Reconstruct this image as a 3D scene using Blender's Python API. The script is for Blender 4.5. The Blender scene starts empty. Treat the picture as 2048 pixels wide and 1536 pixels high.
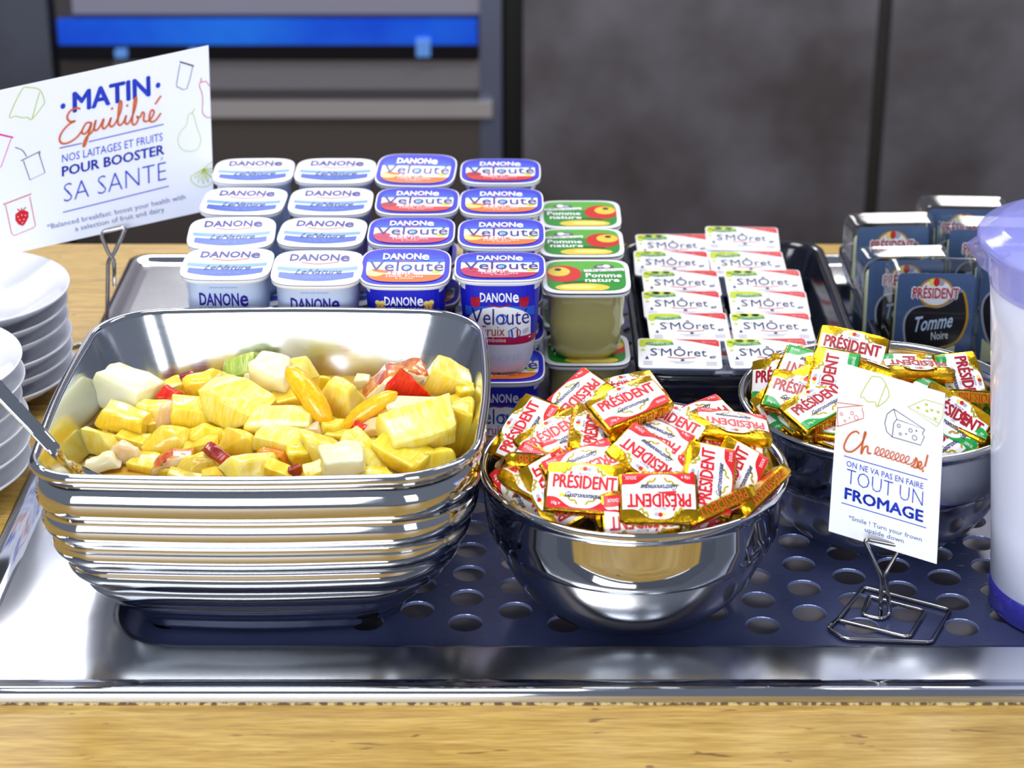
import bpy, bmesh, math, random
from math import sin, cos, tan, pi, radians as R, atan
from mathutils import Vector, Matrix, noise
from mathutils.geometry import tessellate_polygon

# ------------------------------------------------------------------ camera, world, lights
S = bpy.context.scene
COL = S.collection
FPX, PITCH, CAMH = 4200.0, R(24.2), 0.663
FW = Vector((0, cos(PITCH), -sin(PITCH)))
UP = Vector((0, sin(PITCH), cos(PITCH)))
RT = Vector((1, 0, 0))
CAM = Vector((0, 0, CAMH))
cd = bpy.data.cameras.new('camera')
cam = bpy.data.objects.new('camera', cd)
COL.objects.link(cam)
cam.location = CAM
cam.rotation_euler = (pi / 2 - PITCH, 0, 0)
cd.sensor_width = 36
cd.lens = FPX / 2048 * 36
cd.clip_start = 0.05
cd.dof.use_dof = True
cd.dof.focus_distance = 1.34
cd.dof.aperture_fstop = 9.5
S.camera = cam
S.view_settings.view_transform = 'Standard'
S.view_settings.look = 'None'
S.view_settings.gamma = 1
S.view_settings.exposure = 0.25
S.view_settings.use_curve_mapping = False
W = bpy.data.worlds.new('world')
S.world = W
W.use_nodes = True
W.node_tree.nodes['Background'].inputs[0].default_value = (.50, .56, .70, 1)
W.node_tree.nodes['Background'].inputs[1].default_value = .37


def area(name, loc, target, sx, sy, power, col):
    l = bpy.data.lights.new(name, 'AREA')
    l.shape = 'RECTANGLE'
    l.size, l.size_y, l.energy, l.color = sx, sy, power, col
    o = bpy.data.objects.new(name, l)
    COL.objects.link(o)
    o.location = loc
    o.rotation_euler = (Vector(target) - Vector(loc)).to_track_quat('-Z', 'Y').to_euler()


area('window_light', (-.9, -1.9, .75), (0, 1.2, .35), 1.9, 1.7, 78, (.90, .95, 1))
area('window_light', (1.5, -1.7, .85), (0, 1.2, .35), .8, 1.7, 22, (.90, .95, 1))
area('ceiling_light', (-.66, 3.82, 1.75), (-.66, 3.8, 0), 1.05, .95, 34, (.97, .97, 1))
area('ceiling_light', (.95, 3.82, 1.75), (.95, 3.8, 0), .5, .95, 14, (1, .96, .9))
area('ceiling_light', (-.35, 1.2, 1.9), (-.35, 1.2, 0), .9, .9, 24, (1, .97, .93))
area('ceiling_light', (1.1, 2.0, 1.9), (1.0, 2.0, 0), .4, 1.2, 12, (1, .97, .93))


# ------------------------------------------------------------------ projection helpers (world points seen at a photo pixel)
def ray(px, py):
    return FW + RT * ((px - 1024) / FPX) - UP * ((py - 768) / FPX)


def at_z(px, py, z):
    d = ray(px, py)
    return CAM + d * ((z - CAMH) / d.z)


def at_y(px, py, y):
    d = ray(px, py)
    return CAM + d * (y / d.y)


def at_surf(px, py, f, z0=.1):
    z = z0
    for _ in range(12):
        p = at_z(px, py, z)
        z = .5 * z + .5 * f(p.x, p.y)
    return at_z(px, py, z)


# ------------------------------------------------------------------ materials
def lin(c):
    c = c / 255
    return c / 12.92 if c <= .04045 else ((c + .055) / 1.055) ** 2.4


def rgb(r, g, b):
    return (lin(r), lin(g), lin(b), 1)


MATS = {}


def mat(name, c, rough=.5, metal=0, **k):
    if name in MATS:
        return MATS[name]
    m = bpy.data.materials.new(name)
    m.use_nodes = True
    nt = m.node_tree
    b = nt.nodes['Principled BSDF']
    b.inputs['Base Color'].default_value = rgb(*c)
    b.inputs['Roughness'].default_value = rough
    b.inputs['Metallic'].default_value = metal
    if 'coat' in k:
        b.inputs['Coat Weight'].default_value = k['coat']
        b.inputs['Coat Roughness'].default_value = .08
    if 'sss' in k:
        b.inputs['Subsurface Weight'].default_value = k['sss']
        b.inputs['Subsurface Radius'].default_value = (1, .8, .4)
        b.inputs['Subsurface Scale'].default_value = k.get('sscale', .006)
    if 'trans' in k:
        b.inputs['Transmission Weight'].default_value = k['trans']
        b.inputs['IOR'].default_value = k.get('ior', 1.4)
    if 'alpha' in k:
        b.inputs['Alpha'].default_value = k['alpha']
    if 'emit' in k:
        b.inputs['Emission Color'].default_value = rgb(*c)
        b.inputs['Emission Strength'].default_value = k['emit']
    if 'aniso' in k:
        b.inputs['Anisotropic'].default_value = k['aniso']
    if 'c2' in k or 'bump' in k or 'rvar' in k:
        tc = nt.nodes.new('ShaderNodeTexCoord')
        mp = nt.nodes.new('ShaderNodeMapping')
        nt.links.new(tc.outputs['Object'], mp.inputs[0])
        mp.inputs['Scale'].default_value = k.get('stretch', (1, 1, 1))
        n = nt.nodes.new('ShaderNodeTexNoise')
        n.inputs['Scale'].default_value = k.get('scale', 50)
        n.inputs['Detail'].default_value = k.get('detail', 4)
        nt.links.new(mp.outputs[0], n.inputs['Vector'])
        if 'c2' in k:
            cr = nt.nodes.new('ShaderNodeValToRGB')
            e = cr.color_ramp.elements
            e[0].position, e[1].position = k.get('ramp', (.35, .65))
            e[0].color, e[1].color = rgb(*c), rgb(*k['c2'])
            nt.links.new(n.outputs['Fac'], cr.inputs[0])
            nt.links.new(cr.outputs[0], b.inputs['Base Color'])
        if 'rvar' in k:
            mr = nt.nodes.new('ShaderNodeMapRange')
            mr.inputs['To Min'].default_value = rough - k['rvar']
            mr.inputs['To Max'].default_value = rough + k['rvar']
            nt.links.new(n.outputs['Fac'], mr.inputs['Value'])
            nt.links.new(mr.outputs[0], b.inputs['Roughness'])
        if 'bump' in k:
            bp = nt.nodes.new('ShaderNodeBump')
            bp.inputs['Strength'].default_value = k['bump']
            bp.inputs['Distance'].default_value = k.get('bdist', .001)
            nt.links.new(n.outputs['Fac'], bp.inputs['Height'])
            nt.links.new(bp.outputs[0], b.inputs['Normal'])
    MATS[name] = m
    return m


def wood_mat():
    m = bpy.data.materials.new('oak_laminate')
    m.use_nodes = True
    nt = m.node_tree
    b = nt.nodes['Principled BSDF']
    b.inputs['Roughness'].default_value = .42
    tc = nt.nodes.new('ShaderNodeTexCoord')

    def nz(stretch, scale, detail, dist=0):
        mp = nt.nodes.new('ShaderNodeMapping')
        mp.inputs['Scale'].default_value = stretch
        nt.links.new(tc.outputs['Object'], mp.inputs[0])
        n = nt.nodes.new('ShaderNodeTexNoise')
        n.inputs['Scale'].default_value = scale
        n.inputs['Detail'].default_value = detail
        n.inputs['Distortion'].default_value = dist
        nt.links.new(mp.outputs[0], n.inputs['Vector'])
        return n

    def ramp(n, stops):
        cr = nt.nodes.new('ShaderNodeValToRGB')
        e = cr.color_ramp.elements
        while len(e) < len(stops):
            e.new(.5)
        for q, (p, c) in zip(e, stops):
            q.position, q.color = p, c
        nt.links.new(n.outputs['Fac'], cr.inputs[0])
        return cr

    def mix(a, bb, fac, mode='MULTIPLY'):
        mx = nt.nodes.new('ShaderNodeMix')
        mx.data_type = 'RGBA'
        mx.blend_type = mode
        mx.inputs[0].default_value = fac
        nt.links.new(a.outputs[0] if a.type != 'MIX' else a.outputs[2], mx.inputs[6])
        nt.links.new(bb.outputs[0], mx.inputs[7])
        return mx
    g = ramp(nz((1.2, 16, 4), 9, 6, .6), [(.3, rgb(178, 142, 66)), (.5, rgb(198, 163, 82)), (.7, rgb(210, 178, 102))])
    f = ramp(nz((6, 160, 20), 8, 3), [(.35, rgb(188, 168, 138)), (.6, rgb(255, 255, 255))])
    kn = ramp(nz((9, 48, 10), 3.2, 2, 1.2), [(.27, rgb(120, 88, 50)), (.33, rgb(255, 255, 255))])
    x = mix(g, f, .65)
    x = mix(x, kn, .75)
    nt.links.new(x.outputs[2], b.inputs['Base Color'])
    return m


MATS['wood'] = wood_mat()
STEEL = mat('polished_steel', (192, 194, 198), .05, 1)
SATIN = mat('satin_steel', (202, 204, 209), .15, 1, rvar=.04, scale=60, stretch=(1, 1, 14), aniso=.3)
BRUSH = mat('brushed_steel', (208, 210, 214), .20, 1, rvar=.04, scale=30, stretch=(.25, 60, 4), bump=.03, bdist=.0002)
WIRE = mat('wire_steel', (170, 168, 168), .12, 1)
NAVY = mat('navy_plate', (62, 70, 108), .34, .25, rvar=.05, scale=20, coat=.2)
NAVYEDGE = mat('plate_hole_edge', (140, 150, 195), .3, .5)
DARKBASE = mat('basin_grey', (150, 146, 156), .5, .2)
BLACKP = mat('black_melamine', (20, 22, 34), .16, 0, coat=.5)
CERAM = mat('white_porcelain', (236, 238, 246), .12, 0, coat=.3)
CARD = mat('white_card', (238, 240, 252), .55)
WHITE = mat('print_white', (248, 248, 252), .35)
LIDW = mat('lid_white', (238, 240, 248), .28)
CUPW = mat('cup_pale', (205, 220, 250), .35)
CUPWH = mat('cup_white', (228, 228, 246), .35)
NAVYTXT = mat('ink_navy', (38, 24, 140), .4)
BLUE = mat('ink_blue', (22, 26, 190), .5)
BLUEM = mat('ink_mid_blue', (38, 92, 215), .5)
BLUEL = mat('ink_light_blue', (112, 160, 226), .35)
BLUED = mat('ink_band_blue', (40, 84, 190), .35)
RED = mat('ink_red', (205, 30, 38), .35)
RED2 = mat('ink_crimson', (170, 22, 40), .35)
PINK = mat('ink_raspberry', (190, 24, 80), .35)
ORANGE = mat('ink_orange', (208, 100, 38), .4)
APRI = mat('ink_apricot', (216, 106, 30), .5)
PEACHY = mat('ink_peach_yellow', (245, 222, 120), .35)
GREEN = mat('ink_green', (36, 140, 44), .3)
GREENB = mat('ink_bright_green', (20, 160, 70), .3)
LIME = mat('ink_lime', (188, 204, 44), .4)
OLIVE = mat('ink_laurel', (176, 160, 30), .35)
BLACK = mat('ink_black', (16, 16, 24), .35)
GREYT = mat('ink_grey_blue', (80, 100, 150), .4)
CBLUE = mat('ink_card_blue', (26, 58, 190), .4)
LGREY = mat('ink_light_grey', (170, 172, 190), .4)
GOLDI = mat('ink_gold', (205, 150, 30), .3)
SLATE = mat('slate_blue_film', (72, 96, 136), .3)
CHEESE = mat('pale_cheese', (218, 224, 180), .5)
GOLD = mat('gold_foil', (226, 176, 34), .24, 1, bump=.3, bdist=.0010, scale=300)
PUREE = mat('apple_puree_cup', (176, 168, 104), .2, 0, coat=.6, sss=.2)
APPLER = mat('ink_apple_red', (200, 36, 28), .3)
APPLEY = mat('ink_apple_yellow', (226, 196, 60), .35)


def clear_mat():
    m = bpy.data.materials.new('clear_plastic')
    m.use_nodes = True
    nt = m.node_tree
    nt.nodes.remove(nt.nodes['Principled BSDF'])
    t, g, x, w = (nt.nodes.new(k) for k in ('ShaderNodeBsdfTransparent', 'ShaderNodeBsdfGlossy', 'ShaderNodeMixShader', 'ShaderNodeLayerWeight'))
    t.inputs[0].default_value = (.95, .97, 1, 1)
    g.inputs['Roughness'].default_value = .06
    w.inputs[0].default_value = .30
    nt.links.new(w.outputs['Facing'], x.inputs[0])
    nt.links.new(t.outputs[0], x.inputs[1])
    nt.links.new(g.outputs[0], x.inputs[2])
    nt.links.new(x.outputs[0], nt.nodes['Material Output'].inputs[0])
    return m


CLEAR = clear_mat()
MILK = mat('milk_plastic', (214, 218, 238), .28, 0, coat=.4, sss=.15)
LILAC = mat('lilac_plastic', (160, 164, 242), .10, 0, alpha=.55)
PITBLUE = mat('blue_plastic_base', (46, 44, 140), .15, 0, coat=.5)


# ------------------------------------------------------------------ mesh builder
class MB:
    def __init__(s):
        s.v, s.f, s.m, s.sm, s.mats = [], [], [], [], []

    def mi(s, m):
        if m not in s.mats:
            s.mats.append(m)
        return s.mats.index(m)

    def add(s, verts, faces, m, smooth=False, M=None):
        o = len(s.v)
        s.v += [tuple(M @ Vector(v)) if M else tuple(v) for v in verts]
        k = s.mi(m)
        for f in faces:
            s.f.append([i + o for i in f])
            s.m.append(k)
            s.sm.append(smooth)

    def loft(s, rings, ms, smooth=True, closed=True, cap0=False, cap1=False, M=None):
        """rings: lists of equal length; ms: one material or one per band"""
        n = len(rings[0])
        o = len(s.v)
        for r in rings:
            s.v += [tuple(M @ Vector(p)) if M else tuple(p) for p in r]
        for i in range(len(rings) - 1):
            k = s.mi(ms[i] if isinstance(ms, list) else ms)
            for j in range(n if closed else n - 1):
                a, b = o + i * n + j, o + i * n + (j + 1) % n
                s.f.append([a, b, b + n, a + n])
                s.m.append(k)
                s.sm.append(smooth)
        for c, i in ((cap0, 0), (cap1, len(rings) - 1)):
            if c:
                f = [o + i * n + j for j in range(n)]
                s.f.append(f[::-1] if i == 0 else f)
                s.m.append(s.mi((ms[0] if i == 0 else ms[-1]) if isinstance(ms, list) else ms))
                s.sm.append(False)

    def box(s, a, b, m, M=None):
        x0, y0, z0 = a
        x1, y1, z1 = b
        s.add([(x0, y0, z0), (x1, y0, z0), (x1, y1, z0), (x0, y1, z0), (x0, y0, z1), (x1, y0, z1), (x1, y1, z1), (x0, y1, z1)],
              [(0, 3, 2, 1), (4, 5, 6, 7), (0, 1, 5, 4), (1, 2, 6, 5), (2, 3, 7, 6), (3, 0, 4, 7)], m, M=M)

    def tube(s, pts, r, m, seg=10, closed=False, flat=1.0):
        pts = [Vector(p) for p in pts]
        n = len(pts)
        rings = []
        prev = None
        for i, p in enumerate(pts):
            a = pts[(i - 1) % n] if (closed or i) else p
            b = pts[(i + 1) % n] if (closed or i < n - 1) else p
            t = (b - a).normalized()
            if prev is None:
                q = Vector((0, 0, 1)) if abs(t.z) < .9 else Vector((1, 0, 0))
                prev = (q - t * q.dot(t)).normalized()
            else:
                prev = (prev - t * prev.dot(t)).normalized()
            w = t.cross(prev)
            rings.append([p + prev * cos(2 * pi * k / seg) * r * flat + w * sin(2 * pi * k / seg) * r for k in range(seg)])
        if closed:
            rings.append(rings[0])
        s.loft(rings, m, cap0=not closed, cap1=not closed)

    def lathe(s, prof, ms, seg=64, cap0=False, cap1=False, M=None):
        s.loft([[(r * cos(2 * pi * j / seg), r * sin(2 * pi * j / seg), z) for j in range(seg)] for r, z in prof], ms, cap0=cap0, cap1=cap1, M=M)

    def mesh(s, name):
        me = bpy.data.meshes.new(name)
        me.from_pydata(s.v, [], s.f)
        for m in s.mats:
            me.materials.append(m)
        me.polygons.foreach_set('material_index', s.m)
        me.polygons.foreach_set('use_smooth', s.sm)
        me.update()
        return me


def tag(o, label=None, cat=None, group=None, kind=None):
    if label: o['label'] = label
    if cat: o['category'] = cat
    if group: o['group'] = group
    if kind: o['kind'] = kind
    return o


def obj(name, me, parent=None, M=None):
    if isinstance(me, MB):
        me = me.mesh(name)
    o = bpy.data.objects.new(name, me)
    COL.objects.link(o)
    if parent: o.parent = parent
    if M is not None: o.matrix_local = M
    return o


def thing(name, parts, M, label, cat, group=None, root=None):
    """parts: (name, mesh[, label]); root mesh optional, else an Empty"""
    o = obj(name, root, None, M)
    tag(o, label, cat, group)
    for p in parts:
        c = obj(p[0], p[1], o)
        if len(p) > 2 and p[2]: c['label'] = p[2]
    return o


def cr(pts, n=6, closed=False):
    """Catmull-Rom through the points"""
    P = [Vector(p) for p in pts]
    N = len(P)
    out = []
    for i in range(N if closed else N - 1):
        g = (lambda k: P[k % N]) if closed else (lambda k: P[max(0, min(N - 1, k))])
        a, b, c, d = g(i - 1), g(i), g(i + 1), g(i + 2)
        for j in range(n):
            t = j / n
            out.append(.5 * (2 * b + (c - a) * t + (2 * a - 5 * b + 4 * c - d) * t * t + (3 * b - a - 3 * c + d) * t ** 3))
    if not closed: out.append(P[-1])
    return out


def fillet(pts, r, n=4, closed=False):
    """round the corners of a 3D polyline"""
    P = [Vector(p) for p in pts]
    N = len(P)
    out = []
    for i, p in enumerate(P):
        if not closed and i in (0, N - 1):
            out.append(p)
            continue
        a, b = P[(i - 1) % N], P[(i + 1) % N]
        ra = min(r, (a - p).length * .45)
        rb = min(r, (b - p).length * .45)
        A, B = p + (a - p).normalized() * ra, p + (b - p).normalized() * rb
        for k in range(n + 1):
            t = k / n
            out.append(A * (1 - t) ** 2 + p * 2 * t * (1 - t) + B * t * t)
    return out


def sup(a, b, n, z, seg=48, cx=0, cy=0):
    out = []
    for k in range(seg):
        t = 2 * pi * (k + .5) / seg
        c, s_ = cos(t), sin(t)
        out.append((cx + a * math.copysign(abs(c) ** (2 / n), c), cy + b * math.copysign(abs(s_) ** (2 / n), s_), z))
    return out


def rrect(a, b, r, z, k=8, m=6, cx=0, cy=0, bow=0, rm=(1, 1, 1, 1)):
    """rounded rectangle ring, half sizes a,b; bow pushes the middle of the sides out"""
    out = []
    r = min(r, a * .999, b * .999)
    r0 = r
    for q, (sx, sy) in enumerate(((1, 1), (-1, 1), (-1, -1), (1, -1))):
        r = min(r0 * rm[q], a * .98)
        r2 = min(r0 * rm[(q + 1) % 4], a * .98)
        c0 = Vector((sx * (a - r), sy * (b - r)))
        for i in range(k + 1):
            t = q * pi / 2 + i / k * pi / 2
            out.append((c0.x + r * cos(t), c0.y + r * sin(t)))
        nx = ((-1, 1), (-1, -1), (1, -1), (1, 1))[q]
        p, e = Vector(out[-1]), Vector((nx[0] * (a - r2), nx[1] * (b - r2)))
        t = (q + 1) * pi / 2
        e = e + Vector((r2 * cos(t), r2 * sin(t)))
        for i in range(1, m):
            u = i / m
            pt = p.lerp(e, u)
            pt += Vector((cos(t), sin(t))) * bow * sin(pi * u)
            out.append(tuple(pt))
    return [(cx + x, cy + y, z) for x, y in out]


# ------------------------------------------------------------------ flat printed artwork as geometry
TXT = {}


def text2d(s, bold=0):
    if (s, bold) in TXT: return TXT[(s, bold)]
    c = bpy.data.curves.new('t', 'FONT')
    c.body = s
    c.resolution_u = 2
    c.offset = bold
    o = bpy.data.objects.new('t', c)
    COL.objects.link(o)
    bpy.context.view_layer.update()
    e = o.evaluated_get(bpy.context.evaluated_depsgraph_get())
    m = e.to_mesh()
    v = [(p.co.x, p.co.y) for p in m.vertices]
    f = [tuple(p.vertices) for p in m.polygons]
    e.to_mesh_clear()
    bpy.data.objects.remove(o)
    bpy.data.curves.remove(c)
    x0, x1 = min(p[0] for p in v), max(p[0] for p in v)
    v = [((x - (x0 + x1) / 2) / (x1 - x0), (y / .682) - .5) for x, y in v]
    TXT[(s, bold)] = (v, f, (x1 - x0) / .682)
    return TXT[(s, bold)]


class Art:
    def __init__(s, clip=None):
        s.it = []
        s.clip = clip

    def raw(s, v, f, m, l):
        s.it.append((m, l, v, f))

    def poly(s, pts, m, l=1):
        pts = [(p[0], p[1]) for p in pts]
        tr = tessellate_polygon([[Vector((x, y, 0)) for x, y in pts]])
        if not s.clip:
            s.raw(pts, tr, m, l)
            return
        V, F = [], []
        for t in tr:
            q = [pts[i] for i in t]
            ar = (q[1][0] - q[0][0]) * (q[2][1] - q[0][1]) - (q[1][1] - q[0][1]) * (q[2][0] - q[0][0])
            if ar < 0: q.reverse()
            C = s.clip
            for i in range(len(C)):
                a, b = C[i], C[(i + 1) % len(C)]
                o = []

                def side(p): return (b[0] - a[0]) * (p[1] - a[1]) - (b[1] - a[1]) * (p[0] - a[0])
                for j in range(len(q)):
                    p, r = q[j - 1], q[j]
                    sp, sr = side(p), side(r)
                    if (sp < 0) != (sr < 0):
                        u = sp / (sp - sr)
                        o.append((p[0] + (r[0] - p[0]) * u, p[1] + (r[1] - p[1]) * u))
                    if sr >= 0: o.append(r)
                q = o
                if not q: break
            if len(q) > 2:
                F.append(tuple(range(len(V), len(V) + len(q))))
                V += q
        if F: s.raw(V, F, m, l)

    def ell(s, cx, cy, rx, ry, m, l=1, rot=0, n=16):
        s.poly([(cx + rx * cos(t) * cos(rot) - ry * sin(t) * sin(rot), cy + rx * cos(t) * sin(rot) + ry * sin(t) * cos(rot))
                for t in [2 * pi * i / n for i in range(n)]], m, l)

    def stroke(s, pts, w, m, l=1, smooth=0, closed=False):
        P = [Vector((p[0], p[1])) for p in pts]
        if smooth: P = cr(P, smooth, closed)
        n = len(P)
        v, f = [], []
        for i, p in enumerate(P):
            a = P[(i - 1) % n] if (closed or i) else p
            b = P[(i + 1) % n] if (closed or i < n - 1) else p
            d = (b - a)
            d = d.normalized() if d.length > 1e-9 else Vector((1, 0))
            nn = Vector((-d.y, d.x)) * w / 2
            v += [tuple(p + nn), tuple(p - nn)]
        for i in range(n if closed else n - 1):
            j = (i + 1) % n
            f.append((2 * i, 2 * i + 1, 2 * j + 1, 2 * j))
        if s.clip:
            for q in f:
                s.poly([v[i] for i in q], m, l)
        else:
            s.raw(v, f, m, l)
            if not closed:
                s.ell(P[0].x, P[0].y, w / 2, w / 2, m, l, n=8)
                s.ell(P[-1].x, P[-1].y, w / 2, w / 2, m, l, n=8)

    def ring(s, cx, cy, r, w, m, l=1, n=14):
        s.stroke([(cx + r * cos(2 * pi * i / n), cy + r * sin(2 * pi * i / n)) for i in range(n)], w, m, l, closed=True)

    def band(s, f0, f1, x0, x1, m, l=1, n=16, ny=1):
        xs = [x0 + (x1 - x0) * i / n for i in range(n + 1)]
        for a, b in zip(xs, xs[1:]):
            for j in range(ny):
                u, v = j / ny, (j + 1) / ny
                s.poly([(a, f0(a) + (f1(a) - f0(a)) * u), (b, f0(b) + (f1(b) - f0(b)) * u), (b, f0(b) + (f1(b) - f0(b)) * v), (a, f0(a) + (f1(a) - f0(a)) * v)], m, l)

    def text(s, t, cx, cy, h, m, l=2, w=None, shear=0, bold=0, rot=0, flip=1, arch=0, fat=0):
        if fat:
            for dx, dy in ((-fat, 0), (fat, 0), (0, -fat * .7), (0, fat * .7)):
                s.text(t, cx + dx, cy + dy, h, m, l, w=w, shear=shear, rot=rot, flip=flip)
            return
        v, f, asp = text2d(t, bold)
        w = w or asp * h
        o = []
        for x, y in v:
            X, Y = x * w + y * h * shear, y * h * flip + arch * (1 - (2 * x) ** 2)
            o.append((cx + X * cos(rot) - Y * sin(rot), cy + X * sin(rot) + Y * cos(rot)))
        s.raw(o, f, m, l)

    def emit(s, mb, fn):
        for m, l, v, f in s.it:
            mb.add([fn(x, y, l) for x, y in v], f, m)


def danone(a, cx, cy, w, h, m, l=3):
    a.text('DANON', cx - w * .09, cy, h, m, l, w=w * .80, bold=.03)
    a.text('e', cx + w * .40, cy + h * .06, h * 1.32, m, l, w=w * .155, bold=.02)


def supout(a, b, n, seg=40):
    return [(x, y) for x, y, z in sup(a, b, n, 0, seg)]


def xform(loc, rz=0, rx=0, ry=0):
    return Matrix.Translation(loc) @ Matrix.Rotation(rz, 4, 'Z') @ Matrix.Rotation(rx, 4, 'X') @ Matrix.Rotation(ry, 4, 'Y')


# ================================================================== SETTING
FLZ = -.89
mb = MB()
mb.box((-4, -3, FLZ - .05), (4, 6.5, FLZ), mat('dark_floor', (70, 66, 68), .4, 0, c2=(84, 80, 80), scale=3))
tag(obj('floor', mb), 'dark grey floor behind the counter', kind='structure')
mb = MB()
mb.box((-4, 4.35, FLZ), (4, 4.45, 2.0), mat('back_wall_paint', (120, 116, 120), .8, 0, c2=(104, 100, 106), scale=2))
tag(obj('wall_back', mb), 'dim grey wall behind the cabinets', kind='structure')

# counter
TX0, TX1, TY0, TY1 = -.333, .82, 1.0136, 1.718
WZ = .008
root = tag(obj('counter', None), 'oak-look wooden serving counter carrying the whole breakfast display', 'counter')
mb = MB()
for a, b in (((-1.3, .72), (1.4, TY0 + .004)), ((-1.3, TY1 - .004), (1.4, 1.762)), ((-1.3, TY0 + .004), (TX0 + .004, TY1 - .004)), ((TX1 - .004, TY0 + .004), (1.4, TY1 - .004))):
    mb.box((a[0], a[1], WZ - .038), (b[0], b[1], WZ), MATS['wood'])
obj('worktop', mb, root)
mb = MB()
mb.box((-1.25, .76, FLZ), (1.35, .78, WZ - .039), MATS['wood'])
mb.box((-1.25, 1.72, FLZ), (1.35, 1.74, WZ - .039), MATS['wood'])
mb.box((-1.25, .78, FLZ), (-1.23, 1.72, WZ - .039), MATS['wood'])
mb.box((1.33, .78, FLZ), (1.35, 1.72, WZ - .039), MATS['wood'])
obj('side_panel', mb, root)

# steel drop-in tray
cx, cy = (TX0 + TX1) / 2, (TY0 + TY1) / 2
ha, hb = (TX1 - TX0) / 2, (TY1 - TY0) / 2
root = tag(obj('drop_in_tray', None), 'brushed stainless steel drop-in tray let into the wooden counter', 'tray')


LX = .034   # the steel ledge is wider on the left


def tr(inset, z, r, e=0):
    return rrect(ha - inset - e / 2, hb - inset, r, z, 8, 10, cx + e / 2, cy)


mb = MB()
prof = [(0, WZ - .001, .014), (0, .013, .014), (.0012, .0155, .014), (.004, .0165, .013), (.008, .0158, .013), (.0125, .0135, .014), (.016, .0124, .015), (.02, .012, .018)]
mb.loft([tr(*p) for p in prof], STEEL)
prof2 = [(.02, .012, .018), (.055, .012, .045, LX), (.0585, .0112, .045, LX), (.0605, .0085, .045, LX), (.0605, -.004, .045, LX)]
mb.loft([tr(*p) for p in prof2], BRUSH)
obj('rim', mb, root)
mb = MB()
mb.loft([tr(.0605, -.004, .045, LX), tr(.0607, -.016, .045, LX), tr(.064, -.018, .04, LX)], DARKBASE, cap1=True)
obj('basin', mb, root)
# caulk line
mb = MB()
mb.loft([tr(-.0012, WZ - .0005, .014), tr(-.0008, WZ + .0010, .014), tr(.0004, WZ + .0012, .014)], mat('caulk', (92, 70, 48), .8, 0, c2=(190, 170, 120), scale=220, ramp=(.45, .55)))
obj('sealant_bead', mb, root)

# perforated plate: cells with one round hole each
mb = MB()
PX, PY, HR, TH = .0304, .031, .0106, .0022
M = Matrix.Translation((cx + LX / 2, cy, 0)) @ Matrix.Rotation(R(-1.0), 4, 'Z')
ref = M.inverted() @ at_z(1619, 1226, 0)
ncx, ncy = 17, 10
Wd, Dp = ha - LX / 2 - .069, hb - .069
seg = 24
ofx = ref.x % PX
for i in range(-20, 21):
    x = ofx + i * PX
    if x - PX / 2 < -Wd or x + PX / 2 > Wd: continue
    k = round((x - ref.x) / PX)
    ofy = (ref.y + (PY / 2 if k % 2 else 0)) % PY
    ys = [ofy + j * PY for j in range(-14, 15)]
    ys = [y for y in ys if y - PY / 2 > -Dp and y + PY / 2 < Dp]
    for y in ys:
        oc, ic = [], []
        for q in range(seg):
            t = 2 * pi * q / seg
            ic.append((x + HR * cos(t), y + HR * sin(t)))
            c, s_ = cos(t), sin(t)
            kx = min(PX / 2 / max(abs(c), 1e-6), PY / 2 / max(abs(s_), 1e-6))
            oc.append((x + kx * c, y + kx * s_))
        top = [(a, b, 0) for a, b in oc]
        mb.loft([top, [(a, b, 0) for a, b in ic]], NAVY, smooth=False, M=M)
        mb.loft([[(a, b, 0) for a, b in ic], [(x + (a - x) * .975, y + (b - y) * .975, -.0005) for a, b in ic], [(x + (a - x) * .975, y + (b - y) * .975, -TH) for a, b in ic]], NAVYEDGE, smooth=False, M=M)
    for ya, yb in ((-Dp, ys[0] - PY / 2), (ys[-1] + PY / 2, Dp)):
        mb.add([(x - PX / 2, ya, 0), (x + PX / 2, ya, 0), (x + PX / 2, yb, 0), (x - PX / 2, yb, 0)], [(0, 1, 2, 3)], NAVY, M=M)
mb.box((-Wd - .012, -Dp, -TH), (-Wd + .012, Dp, -.00005), NAVY, M=M)
mb.box((Wd - .012, -Dp, -TH), (Wd + .012, Dp, -.00005), NAVY, M=M)
plate = tag(obj('perforated_shelf', None), 'dark blue perforated metal shelf with round holes inside the steel tray', 'shelf')
obj('perforated_plate', mb, plate)
for fx in (-.9, .9):
    for fy in (-.85, .85):
        mb = MB()
        mb.box((fx * Wd - .008, fy * Dp - .008, -.0178), (fx * Wd + .008, fy * Dp + .008, -TH), NAVY, M=M)
        obj('foot', mb, plate)

# ------------------------------------------------------------------ far background (out of focus)
BY = 3.6


def bgrect(m, x0, y0, x1, y1, material, th=.03, yoff=0):
    a, b = at_y(x0, y1, BY), at_y(x1, y0, BY)
    m.box((a.x, BY - yoff - th, a.z), (b.x, BY - yoff, b.z), material)


CONC = mat('concrete_laminate', (86, 80, 82), .6, 0, c2=(128, 124, 134), scale=6.5, detail=3, ramp=(.3, .72))
root = tag(obj('storage_cabinet', None), 'blurred mottled grey cabinet with tall doors standing behind the counter on the right', 'cabinet')
g0 = at_y(1042, 0, BY).x
g1 = at_y(1768, 0, BY).x
tz = .71
mb = MB()
mb.box((g0 - .028, BY, FLZ), (2.6, BY + .55, tz), mat('cabinet_dark', (22, 20, 22), .6))
obj('carcass', mb, root)
for i, (a, b) in enumerate(((g0 + .004, g1 - .012), (g1 + .012, 2.2))):
    mb = MB()
    mb.box((a, BY - .022, FLZ + .06), (b, BY, tz - .01), CONC)
    obj('door', mb, root)
mb = MB()
mb.box((g1 - .012, BY - .006, FLZ + .06), (g1 + .012, BY, tz - .01), mat('cabinet_gap', (58, 52, 52), .6))
obj('door_gap_strip', mb, root)
mb = MB()
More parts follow.
